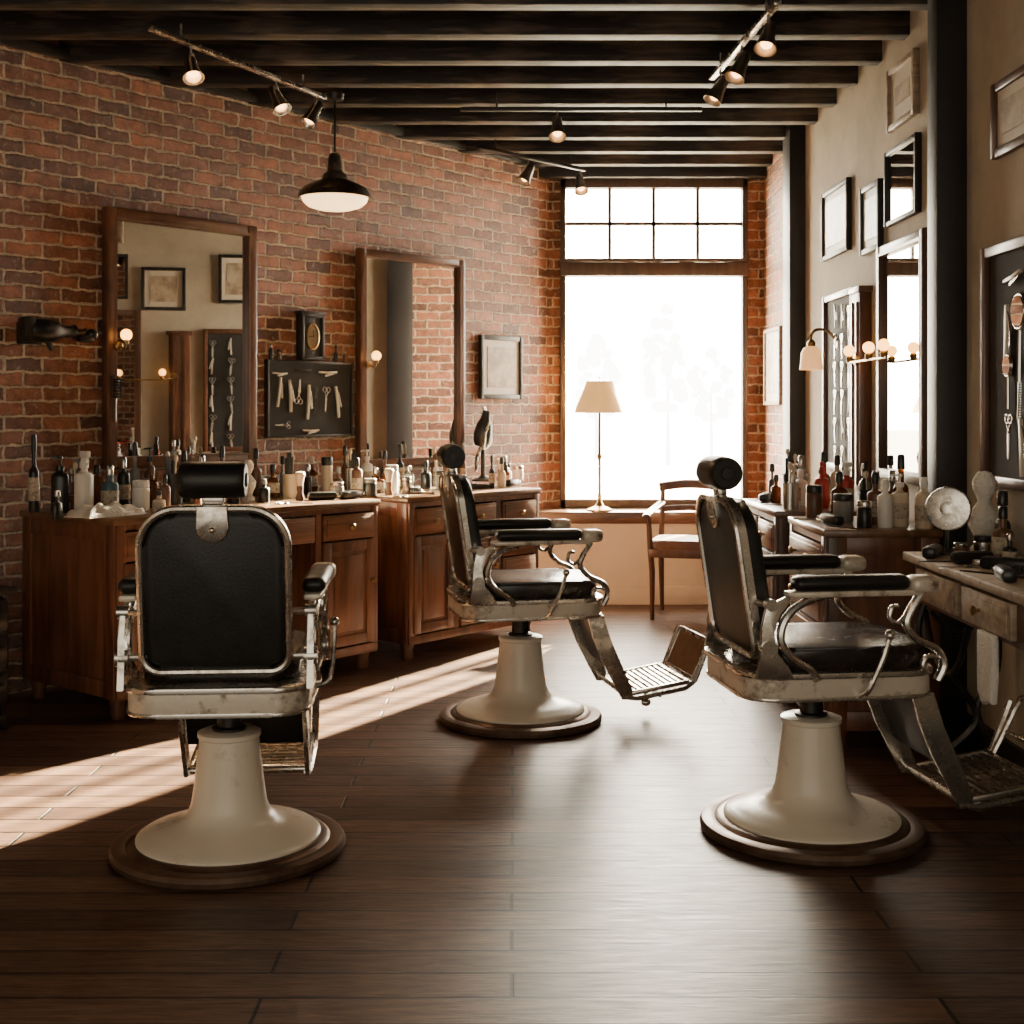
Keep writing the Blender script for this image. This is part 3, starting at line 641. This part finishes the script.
# ------------------------------------------------------------------ pendant
r=thing('pendant_lamp','weathered metal dome pendant lamp with glowing glass bowl','pendant lamp',(-.92,6.75,CEIL))
b=MB(); b.lathe([(0,0),(.05,0),(.045,-.03),(0,-.035)],0,None,20); b.tube([(0,0,-.03),(0,0,-.30)],.006); b.tube([(.0,0,-.28),(.02,0,-.31),(0,0,-.34),(-.02,0,-.31)],.004,0,6,True); b.obj('cord',IRON,parent=r)
b=MB(); b.lathe([(0,-.31),(.026,-.31),(.034,-.33),(.040,-.40),(.062,-.42),(.066,-.445),(.12,-.465),(.165,-.49),(.183,-.515),(.190,-.54),(.182,-.542),(.165,-.51),(.11,-.48),(.0,-.46)],0,None,36); b.obj('lamp_shade',WEATH,parent=r)
b=MB(); b.lathe([(0,-.52),(.172,-.528),(.172,-.540),(.163,-.562),(.138,-.583),(.09,-.598),(.04,-.604),(0,-.606)],0,None,36); b.obj('diffuser',DIFF,parent=r,sharp=80)

# ------------------------------------------------------------------ track lights
def spot(loc,e,az):
    a=bpy.data.lights.new('lamp','SPOT'); a.energy=e; a.color=(1,.66,.36); a.shadow_soft_size=.015; a.spot_size=R(120); a.spot_blend=.7
    o=bpy.data.objects.new('lamp_light',a); COL.objects.link(o); o.location=loc
    d=Vector((math.cos(R(az))*.7,math.sin(R(az))*.7,-.75)); o.rotation_euler=d.to_track_quat('-Z','Y').to_euler()
def track(p0,p1,spots,label,hm,lit=()):
    p0=Vector(p0);p1=Vector(p1); d=(p1-p0); L=d.length; ang=math.degrees(math.atan2(d.y,d.x))
    r=thing('track_light',label,'track light',(p0.x,p0.y,p0.z),ang)
    b=MB(); b.box((L/2,0,0),(L,.03,.022),bev=.004)
    for q in (.15,.85): b.cyl((L*q,0,.01),(L*q,0,CEIL-p0.z+.011),.005,0,seg=8)
    b.obj('track',CHROME if 'steel' in label else BLACKP,parent=r)
    for i,(q,az) in enumerate(spots):
        h=bpy.data.objects.new('spotlight_head',None); COL.objects.link(h); h.parent=r; h.location=(L*q,0,-.01); h.rotation_euler=(0,0,R(az+180-ang)); h.empty_display_size=.05
        Mx=T(0,0,-.075)@RM(0,30,0)
        b=MB(); b.cyl((0,0,0),(0,0,-.05),.006); b.lathe([(0,.055),(.018,.055),(.024,.045),(.027,.01),(.03,-.02),(.038,-.055),(.046,-.08),(.043,-.08),(.034,-.055),(.022,-.03),(0,-.025)],0,Mx,20); b.obj('housing',hm,parent=h)
        b=MB(); b.lathe([(0,-.072),(.014,-.068),(.024,-.056),(.02,-.035),(0,-.03)],0,Mx,16); b.obj('bulb',BULB,parent=h)
        if i in lit:
            c=p0+d*q+Vector((math.cos(R(az))*.055,math.sin(R(az))*.055,-.17)); spot(c,lit[i],az)
zt=2.88
def tp(px,py):
    Y=(zt-H0)*F/(HY-py); return ((px-512)*Y/F,Y,zt)
track(tp(150,28),tp(325,98),((.2,-60),(.68,-35),(.93,-140)),'pale steel track with three spotlight heads on beams',STEEL,{0:14,1:20})
track(tp(778,2),tp(712,78),((.12,-120),(.5,-150),(.85,-165)),'pale steel track with three dark spotlight heads',DSTEEL,{0:10,1:14})
track(tp(478,147),tp(585,170),((.45,-150),(.95,-80)),'black track with two small spotlights near window',DSTEEL)
track((-.27,6.83,2.88),(1.0,6.83,2.88),((.40,-90),),'black conduit track with one spotlight across beams',DSTEEL)

# ------------------------------------------------------------------ table lamp, armchair
r=thing('table_lamp','brass stick lamp with pleated cream shade on window ledge','table lamp',(.59,8.76,.62))
b=MB(); b.lathe([(0,0),(.085,0),(.085,.012),(.06,.022),(.03,.035),(.018,.06),(.012,.09),(.014,.1),(.01,.12),(.01,.35),(.016,.36),(.016,.375),(.01,.385),(.01,.68),(.02,.69),(.02,.74),(0,.74)],0,None,24); b.obj('lamp_base',BRASS,parent=r)
SHADE=pm('cream_lamp_shade',(.5,.32,.12),.8,emit=(1,.52,.16),estr=1.0)
b=MB(); b.lathe([(.172,.66),(.15,.72),(.12,.79),(.088,.875),(.084,.875),(.116,.79),(.146,.72),(.168,.66)],0,None,48); b.obj('lamp_shade',SHADE,parent=r)
b=MB(); b.sph((0,0,.77),.03); b.cyl((0,0,.73),(0,0,.76),.012); b.tube([(0,0,.76),(0,0,.89)],.003); b.sph((0,0,.895),.01); b.obj('bulb',GLOBE,parent=r)

r=thing('armchair','low-backed dark wooden armchair with padded seat near the window','chair',(1.10,8.18,0),-105)
DW=wood('dark_chair_wood',(.045,.02,.011),(.12,.055,.03),(8,8,1),3,.35,.1,.3)
b=MB(); b.box((0,0,.415),(.42,.42,.055),bev=.008); b.obj('seat_frame',DW,parent=r)
b=MB(); b.prism(rrect(.41,.40,.05,6),-.03,.03,0,T(.005,0,.465)@RM(90),bev=.024,seg=4); b.obj('seat_cushion',pm('brown_seat_leather',(.12,.055,.03),.5,col2=(.18,.09,.05),scale=8),parent=r)
for sx,sy in ((1,1),(1,-1),(-1,1),(-1,-1)):
    b=MB()
    if sx>0: b.tube([(.19,sy*.19,0),(.19,sy*.19,.3),(.19,sy*.20,.42),(.18,sy*.215,.64)],[.013,.018,.018,.015],0,4)
    else: b.tube([(-.23,sy*.19,0),(-.19,sy*.19,.3),(-.19,sy*.19,.45),(-.24,sy*.185,.80)],[.013,.018,.018,.015],0,4)
    b.obj('leg',DW,parent=r)
b=MB(); b.tube(catmull([(-.238,.21,.80),(-.27,.1,.815),(-.28,0,.82),(-.27,-.1,.815),(-.238,-.21,.80)],6),.028,0,8,False,.5,side=(1,0,0)); b.obj('top_rail',DW,parent=r)
b=MB(); b.tube(catmull([(-.22,.18,.66),(-.25,0,.67),(-.22,-.18,.66)],6),.02,0,8,False,.5,side=(1,0,0)); b.obj('middle_rail',DW,parent=r)
for sy in (-1,1):
    b=MB(); b.tube(catmull([(.2,sy*.225,.64),(.08,sy*.235,.65),(-.08,sy*.22,.67),(-.22,sy*.19,.70)],6),.016,0,8,False,1.5,side=(0,1,0)); b.obj('armrest',DW,parent=r)

r=thing('trolley','low black rolling barber trolley standing in shadow','trolley',(-2.26,5.26,0),LR)
b=MB(); b.box((0,0,.32),(.34,.32,.46),bev=.05,seg=4); b.box((0,0,.565),(.37,.35,.03),bev=.012); b.obj('body',BLACKP,parent=r)
for z in (.18,.33,.47):
    b=MB(); b.box((0,-.165,z),(.28,.02,.12),bev=.006); o=b.obj('drawer',BLK,parent=r)
    b=MB(); b.tube(catmull([(-.1,-.17,z+.02),(-.09,-.205,z+.02),(.09,-.205,z+.02),(.1,-.17,z+.02)],4),.006); b.obj('handle',IRON,parent=o)
for sx in (-1,1):
    for sy in (-1,1):
        b=MB(); b.cyl((sx*.13-.012,sy*.12,.035),(sx*.13+.012,sy*.12,.035),.035); b.cyl((sx*.13,sy*.12,.03),(sx*.13,sy*.12,.1),.008); b.obj('caster',IRON,parent=r)

# ------------------------------------------------------------------ counter items
COLS={'amber':tint('amber_glass',(.35,.13,.03)),'clear':tint('clear_glass',(.75,.76,.72)),'blue':tint('blue_glass',(.25,.42,.5)),'green':tint('green_glass',(.2,.3,.18)),
 'white':WHITE,'black':BLK,'red':pm('red_plastic',(.4,.03,.02),.3),'cream':pm('cream_plastic',(.6,.5,.36),.4),'brown':pm('brown_plastic',(.12,.05,.025),.35),'silver':STEEL,'grey':pm('grey_plastic',(.25,.24,.22),.4)}
PLABEL=pm('paper_label',(.48,.41,.31),.7,col2=(.22,.17,.12),scale=60,thr=(.5,.6))
KS=1.14
PLACED=[]
def bottle(p,h,rad,col,cap='black',style=0,lab=None,grp=None):
    h*=KS; rad*=KS
    if lab is None: lab=random.random()<.6
    PLACED.append((p[0],p[1],rad))
    desc={0:'bottle with short neck',1:'pump bottle',2:'trigger spray bottle',3:'squat lidded jar',4:'tall slim bottle'}[style]
    nm={0:'bottle',1:'pump_bottle',2:'spray_bottle',3:'jar',4:'bottle'}[style]
    r=thing(nm,'%s %s with %s cap on the counter'%(col,desc,cap) if style!=3 else '%s squat jar with %s lid on the counter'%(col,cap),{3:'jar'}.get(style,'bottle'),p,random.uniform(0,360),group=grp)
    b=MB(); m=COLS[col]
    if style==3:
        b.lathe([(0,0),(rad*.95,0),(rad,.005),(rad,h*.72),(rad*.9,h*.76),(0,h*.76)],0,None,20); b.obj('body',m,parent=r)
        b=MB(); b.lathe([(rad*.96,h*.76),(rad*.98,h*.78),(rad*.98,h*.96),(rad*.9,h),(0,h)],0,None,20); b.obj('lid',COLS[cap],parent=r)
    else:
        hb=random.choice([.66,.72,.6]) if style!=4 else .58; nr=rad*(.34 if style!=4 else .4)
        sq=random.random()<.35
        b.lathe([(0,0),(rad*.92,0),(rad,.006),(rad,h*hb*.86),(rad*.86,h*hb*.94),(nr*1.2,h*hb),(nr,h*(hb+.03)),(nr,h*.8),(0,h*.8)],0,None,20,sx=1,sy=.62 if sq else 1); b.obj('body',m,parent=r)
        b=MB()
        if style in(0,4): b.lathe([(nr*1.3,h*.78),(nr*1.35,h*.8),(nr*1.25,h*.97),(nr*.9,h),(0,h)],0,None,16)
        elif style==1: b.lathe([(nr*1.4,h*.74),(nr*1.4,h*.82),(.004,h*.83),(.004,h*.94),(.011,h*.945),(.011,h*.98),(0,h)],0,None,14); b.tube([(0,0,h*.965),(rad*.9,0,h*.965),(rad*1.05,0,h*.94)],.004,0,6)
        else:
            b.lathe([(nr*1.4,h*.72),(nr*1.4,h*.8),(nr,h*.84),(nr,h*.88)],0,None,14); b.box((.008,0,h*.94),(rad*1.5,.018,h*.1),bev=.004); b.tube([(rad*.55,0,h*.9),(rad*.85,0,h*.82),(rad*.6,0,h*.77)],.004,0,6)
        b.obj('cap' if style!=1 else 'pump',COLS[cap],parent=r)
        if lab and not sq:
            b=MB(); b.lathe([(rad+.0008,h*.15),(rad+.0012,h*.16),(rad+.0012,h*.44),(rad+.0008,h*.45)],0,None,20); b.obj('paper_label',PLABEL,parent=r)
    return r
def shavebrush(p,s=1):
    PLACED.append((p[0],p[1],.03))
    r=thing('shaving_brush','shaving brush with pale bristles standing on counter','shaving brush',p,0)
    b=MB(); b.lathe([(0,0),(.016,0),(.017,.01),(.01,.03),(.013,.045),(.012,.055),(0,.055)],0,None,16); b.obj('handle',COLS['brown'],parent=r)
    b=MB(); b.lathe([(.011,.055),(.014,.075),(.02,.1),(.016,.108),(0,.112)],0,None,16); b.obj('bristle',IVORY,parent=r); r.scale=(s,s,s)
def toolcup(p,h=.11,rad=.035,m='silver'):
    PLACED.append((p[0],p[1],rad+.01))
    r=thing('tool_cup','%s cup holding combs and brushes'%m,'cup',p,random.uniform(0,90))
    b=MB(); b.lathe([(0,0),(rad,0),(rad*1.05,h),(rad*.95,h),(rad*.9,.01),(0,.01)],0,None,20); b.obj('cup',COLS[m],parent=r)
    for i in range(5):
        a=random.uniform(0,6.28); t=rad*.5
        x=t*math.cos(a);y_=t*math.sin(a); hh=h+random.uniform(.04,.11)
        b=MB()
        if i%2: b.tube([(x*.3,y_*.3,.012),(x*1.2,y_*1.2,hh)],[.003,.005],0,6); b.sph((x*1.2,y_*1.2,hh),.011,0,(1,1,1.6),8)
        else: b.box((x,y_,hh/2+.01),(.022,.004,hh-.01),0)
        b.obj('comb' if i%2==0 else 'brush',BLK if i%2==0 else IVORY,parent=r)
def flat(p,kind,rz):
    PLACED.append((p[0],p[1],.075))
    if kind=='comb':
        r=thing('comb','black comb lying on the counter','comb',(p[0],p[1],p[2]+.002),rz); tool_comb()(r); r.rotation_euler=(R(90),0,R(rz))
    elif kind=='clipper':
        r=thing('hair_clipper','black electric hair clipper lying on counter','hair clipper',p,rz)
        b=MB(); b.box((0,0,.02),(.15,.045,.04),bev=.014); b.obj('clipper_body',BLK,parent=r); b=MB(); b.box((.085,0,.02),(.025,.04,.015),bev=.002); b.obj('blade',STEEL,parent=r)
    elif kind=='scissors':
        r=thing('scissors','steel scissors lying on the counter','scissors',(p[0],p[1],p[2]+.004),rz); tool_scissors()(r); r.rotation_euler=(R(90),0,R(rz))
    elif kind=='brush':
        r=thing('hairbrush','wooden hairbrush lying on the counter','hairbrush',(p[0],p[1],p[2]+.007),rz); tool_brush()(r); r.rotation_euler=(R(-90),0,R(rz))
    elif kind=='tray':
        r=thing('tray','small dark metal tray on the counter','tray',p,rz); b=MB(); b.box((0,0,.004),(.2,.12,.008),bev=.003)
        for sx in (-1,1): b.box((sx*.098,0,.012),(.006,.12,.02))
        for sy in (-1,1): b.box((0,sy*.058,.012),(.2,.006,.02))
        b.obj('tray_body',IRON,parent=r)
def towel(p,rz,w=.22,d=.14,n=3,lab='folded white towel on the counter',seed=3):
    PLACED.append((p[0],p[1],.15)); q=random.Random(seed)
    b=MB(); nx_,ny_=22,14; ph=[q.uniform(0,6.28) for _ in range(6)]
    top=[];bot=[]
    for i in range(nx_+1):
        rt=[];rb=[]
        for j in range(ny_+1):
            u=i/nx_;v=j/ny_; e=min(1,5*min(u,1-u,v,1-v))**.5
            x=(u-.5)*w*(1+.06*math.sin(7*v+ph[0])); y=(v-.5)*d*(1+.1*math.sin(6*u+ph[1]))
            z=.006+e*(.016*n+.010*math.sin(11*u+5*v+ph[2])+.008*math.sin(17*v-9*u+ph[3])+.004*math.sin(31*u+ph[4]))
            rt.append(b.bm.verts.new((x,y,z))); rb.append(b.bm.verts.new((x,y,0)))
        top.append(rt);bot.append(rb)
    for i in range(nx_):
        for j in range(ny_):
            b.bm.faces.new((top[i][j],top[i+1][j],top[i+1][j+1],top[i][j+1])); b.bm.faces.new((bot[i][j],bot[i][j+1],bot[i+1][j+1],bot[i+1][j]))
    for i in range(nx_):
        b.bm.faces.new((bot[i][0],bot[i+1][0],top[i+1][0],top[i][0])); b.bm.faces.new((bot[i+1][ny_],bot[i][ny_],top[i][ny_],top[i+1][ny_]))
    for j in range(ny_):
        b.bm.faces.new((bot[0][j+1],bot[0][j],top[0][j],top[0][j+1])); b.bm.faces.new((bot[nx_][j],bot[nx_][j+1],top[nx_][j+1],top[nx_][j]))
    b.obj('towel',TOWEL,loc=p,rz=rz,label=lab,cat='towel',sharp=70)
ZC=.85
def LI(px,d): return LP(px,ZC,d)
L1=[(34,.30,.30,.02,'black','black',4),(60,.42,.22,.034,'black','black',1),(84,.50,.24,.036,'white','white',2),(110,.5,.18,.034,'blue','silver',0),(97,.2,.17,.03,'amber','black',0),
(124,.3,.2,.025,'black','silver',0),(141,.60,.12,.033,'white','white',3),(135,.2,.26,.022,'clear','black',4),(152,.48,.17,.026,'amber','brown',0),(165,.64,.14,.022,'brown','black',0),(150,.22,.24,.026,'brown','black',1),
(184,.25,.22,.028,'green','black',0),(202,.3,.2,.03,'clear','silver',0),(222,.3,.24,.024,'brown','black',4),(264,.60,.10,.024,'black','grey',0),(256,.2,.22,.028,'brown','black',0),(273,.35,.15,.03,'amber','black',0),(283,.2,.18,.02,'grey','black',4),(308,.3,.14,.025,'black','silver',0),(327,.25,.17,.028,'cream','black',3),(338,.42,.13,.024,'brown','grey',0),(345,.18,.22,.02,'brown','black',4),(312,.12,.17,.028,'amber','cream',0),(337,.62,.07,.03,'grey','silver',3),(234,.55,.16,.026,'black','silver',0)]
for px,d,h,rd,c,cp,st in L1: bottle(LI(px,d),h,rd,c,cp,st,grp='barber bottles on the long cabinet')
L2=[(357,.5,.17,.026,'brown','black',0),(367,.22,.2,.03,'white','white',1),(376,.5,.12,.024,'amber','silver',0),(385,.25,.19,.026,'brown','black',0),(392,.5,.13,.03,'white','grey',3),(400,.18,.22,.022,'black','black',4),(409,.45,.12,.025,'clear','silver',0),(426,.44,.14,.026,'black','black',0),(434,.18,.2,.024,'brown','cream',0),(370,.64,.08,.03,'black','grey',3),(406,.66,.08,.026,'silver','silver',3),(442,.5,.09,.03,'grey','black',3),(462,.2,.18,.024,'brown','black',0),(506,.45,.10,.022,'amber','black',0),(518,.25,.08,.03,'white','silver',3)]
for px,d,h,rd,c,cp,st in L2: bottle(LI(px,d),h,rd,c,cp,st,grp='barber bottles on the second cabinet')
toolcup(LI(291,.42),.12,.04,'cream'); toolcup(LI(173,.42),.15,.045,'black'); toolcup(LI(352,.32),.13,.035,'silver'); toolcup(LI(450,.27),.14,.04,'black'); toolcup(LI(72,.2),.12,.035,'brown')
for px,d in ((300,.62),(389,.70),(500,.25)): shavebrush(LI(px,d),1.3)
for px,d,kd,a in ((322,.68,'clipper',30),(298,.76,'comb',80),(350,.72,'clipper',60),(280,.72,'scissors',20),(420,.74,'brush',60),(440,.74,'comb',30),(470,.62,'tray',LR),(395,.80,'scissors',75),(512,.64,'clipper',70)): flat(LI(px,d),kd,a)
towel(LI(106,.70),LR+10,.30,.16,2,'crumpled white towel on the cabinet corner')
towel(LI(412,.62),LR-20,.12,.09,1,'small crumpled white cloth on the cabinet',9)
def figurine(p,s,label):
    PLACED.append((p[0],p[1],.06))
    r=thing('figurine',label,'figurine',p,0); b=MB()
    b.lathe([(0,0),(.04,0),(.04,.015),(.025,.03),(.03,.05),(.045,.08),(.048,.11),(.03,.135),(.018,.15),(.02,.16),(.032,.185),(.034,.21),(.02,.235),(0,.24)],0,None,20); b.obj('figure',TOWEL,parent=r); r.scale=(s,s,s)
figurine(LI(248,.42),.85,'pale plaster bust figurine on the cabinet')
pd=LI(483,.17); PLACED.append((pd[0],pd[1],.09))
r=thing('hair_dryer','tall chrome and black hair dryer standing on cabinet','hair dryer',pd,LR)
b=MB(); b.lathe([(0,0),(.07,0),(.07,.012),(.03,.025),(.014,.04),(.014,.2),(0,.2)],0,None,24); b.obj('stand',IRON,parent=r)
b=MB(); b.lathe([(0,-.08),(.04,-.078),(.055,-.05),(.06,0),(.05,.06),(.03,.1),(.024,.15),(0,.15)],0,T(0,0,.30)@RM(12,0,0),22); b.obj('hood',BLK,parent=r)
b=MB(); b.tube(catmull([(0,0,.2),(.06,0,.24),(.07,0,.32),(.03,0,.42),(0,0,.47)],5),.012); b.tube([(-.02,0,.22),(-.06,0,.15),(-.065,0,.06)],.012); b.tube([(-.045,-.04,.2),(-.04,-.05,.3),(0,-.05,.38)],.01); b.obj('handle',CHROME,parent=r)
rc=random.Random(11)
def filler(px,d,grp):
    p=LI(px,d); rr=rc.uniform(.014,.026)
    if any((p.x-q[0])**2+(p.y-q[1])**2<(q[2]+rr*KS+.006)**2 for q in PLACED): return
    st=rc.choice([0,0,3,4]); h={0:rc.uniform(.07,.13),3:rc.uniform(.04,.07),4:rc.uniform(.11,.2)}[st]
    bottle(p,h,rr,rc.choice(['black','brown','amber','grey','black','silver','cream','white','clear']),rc.choice(['black','silver','brown','black','grey']),st,grp=grp)
for i in range(34): filler(rc.uniform(45,340),rc.uniform(.12,.74),'small containers on the long cabinet')
for i in range(28): filler(rc.uniform(362,526),rc.uniform(.12,.74),'small containers on the second cabinet')
cb=LP(307); zb=zof(361,cb.y)
for px,h,c,cp,st in ((271,.075,'black','silver',0),(279,.05,'brown','black',3),(336,.085,'black','black',4),(345,.06,'brown','silver',0)):
    p=LP(px,zb,.015); bottle(p,h,.011,c,cp,st,lab=False,grp='small bottles on top of the tool board')
for x,Y,h,rd,c,cp,st in [(1.3,6.5,.16,.025,'brown','black',0),(1.42,6.38,.2,.03,'clear','silver',0),(1.28,6.3,.12,.025,'amber','black',0),(1.5,6.25,.22,.026,'red','black',4),(1.36,6.13,.15,.03,'white','white',0),(1.55,6.05,.18,.03,'brown','black',0),(1.3,6.0,.18,.028,'white','silver',1),(1.42,5.96,.19,.03,'red','red',2),(1.51,5.87,.19,.03,'red','white',2),(1.6,6.4,.2,.03,'cream','black',0),
  (1.26,5.42,.12,.03,'brown','black',3),(1.36,5.4,.17,.03,'amber','black',0),(1.46,5.38,.2,.028,'clear','white',0),(1.55,5.3,.18,.026,'brown','silver',0),(1.33,5.22,.1,.035,'grey','black',3),(1.43,5.12,.18,.027,'brown','black',0),(1.5,5.03,.18,.03,'cream','white',1),(1.55,5.18,.24,.026,'amber','black',4),(1.43,4.98,.16,.026,'white','white',0),(1.57,4.95,.17,.03,'cream','white',0),(1.35,4.98,.09,.025,'black','silver',3)]:
    bottle((x,Y,ZC),h,rd,c,cp,st,grp='barber bottles along the plaster wall')
toolcup((1.4,6.52,ZC),.13,.04,'black'); toolcup((1.26,5.88,ZC),.12,.035,'silver'); toolcup((1.44,5.25,ZC),.13,.036,'black')
for x,Y,kd,a in ((1.27,6.15,'comb',80),(1.26,5.12,'clipper',100),(1.27,4.98,'comb',30),(1.24,5.3,'scissors',60),(1.25,6.42,'clipper',70)): flat((x,Y,ZC),kd,a)
ZD=.80
r=thing('round_mirror','round black shaving mirror on short stand on desk','mirror',(1.51,4.50,ZD),-28)
b=MB(); b.lathe([(0,0),(.045,0),(.045,.01),(.012,.02),(.01,.09),(0,.09)],0,None,20); b.obj('stand',IRON,parent=r)
b=MB(); b.lathe([(0,-.012),(.070,-.012),(.078,0),(.070,.012),(0,.016)],0,T(0,0,.158)@RM(86,0,0),32); b.obj('frame',BLK,parent=r)
b=MB(); b.lathe([(.070,.0122),(.074,.010),(.076,.004),(.0765,.006),(.074,.014),(.070,.015)],0,T(0,0,.158)@RM(86,0,0),32); b.lathe([(0,.016),(.026,.018),(0,.022)],0,T(0,0,.158)@RM(86,0,0),16); b.obj('metal_rim',CHROME,parent=r)
figurine((1.65,4.54,ZD),1.2,'pale cream plaster bust figurine on the desk')
for x,Y,h,rd,c,cp,st in [(1.66,4.40,.2,.03,'black','black',4),(1.62,4.29,.16,.03,'brown','black',0),(1.66,4.12,.2,.03,'amber','black',0),(1.66,3.97,.17,.03,'black','silver',0),(1.58,4.36,.07,.026,'silver','black',3),(1.66,3.72,.2,.034,'white','white',1),(1.50,4.34,.05,.022,'brown','silver',3),(1.60,4.18,.09,.02,'black','silver',0)]:
    bottle((x,Y,ZD),h,rd,c,cp,st,grp='barber bottles on the small desk')
for x,Y,kd,a in ((1.43,4.42,'clipper',60),(1.50,4.24,'clipper',20),(1.44,4.12,'scissors',100),(1.54,4.06,'clipper',140),(1.45,3.98,'comb',40),(1.55,3.86,'brush',60),(1.45,3.82,'clipper',80),(1.42,4.29,'comb',90)): flat((x,Y,ZD),kd,a)
b=MB(); b.prism([(-.06,.0),(.06,.0),(.065,-.12),(.05,-.2),(.015,-.19),(-.02,-.215),(-.06,-.18)],-.012,.012,bev=.008,seg=3); b.obj('towel',TOWEL,loc=(1.39,3.80,.65),rz=-90,label='white towel hanging from the desk edge',cat='towel')

# ------------------------------------------------------------------ lights & world
EL=19.5
hx,hy=-.51,-.86
sd=Vector((hx*math.cos(R(EL)),hy*math.cos(R(EL)),-math.sin(R(EL))))
s=bpy.data.lights.new('sun','SUN'); s.energy=320; s.angle=R(.9); s.color=(1,.86,.55); so=bpy.data.objects.new('sun',s); COL.objects.link(so)
so.rotation_euler=sd.to_track_quat('-Z','Y').to_euler(); so.location=(8,18,8)
def portal(loc,rot,sx,sy):
    a=bpy.data.lights.new('portal','AREA'); a.shape='RECTANGLE'; a.size=sx; a.size_y=sy; a.cycles.is_portal=True
    o=bpy.data.objects.new('portal',a); COL.objects.link(o); o.location=loc; o.rotation_euler=[R(v) for v in rot]
portal((.985,9.16,1.76),(-90,0,0),1.3,2.28)
portal((-.8,-1.2,1.55),(90,0,0),5.2,3.1)
w=bpy.data.worlds.new('World'); bpy.context.scene.world=w; w.use_nodes=True; nt=w.node_tree; nt.nodes.clear()
o=nn(nt,'ShaderNodeOutputWorld'); bg=nn(nt,'ShaderNodeBackground'); tc=nn(nt,'ShaderNodeTexCoord'); sp=nn(nt,'ShaderNodeSeparateXYZ')
nt.links.new(tc.outputs['Generated'],sp.inputs[0]); mr=nn(nt,'ShaderNodeMapRange'); mr.inputs['From Min'].default_value=-.3; mr.inputs['From Max'].default_value=.5
mr.inputs['To Min'].default_value=1.75; mr.inputs['To Max'].default_value=58
nt.links.new(sp.outputs['Y'],mr.inputs['Value']); nt.links.new(mr.outputs[0],bg.inputs['Strength']); bg.inputs['Color'].default_value=(1,.885,.70,1)
nt.links.new(bg.outputs[0],o.inputs[0])
cam=bpy.data.cameras.new('Camera'); cam.sensor_width=36; cam.lens=F/1024*36; cam.shift_y=-102/1024; co=bpy.data.objects.new('Camera',cam); COL.objects.link(co)
co.location=(0,0,H0); co.rotation_euler=(R(90),0,0); bpy.context.scene.camera=co
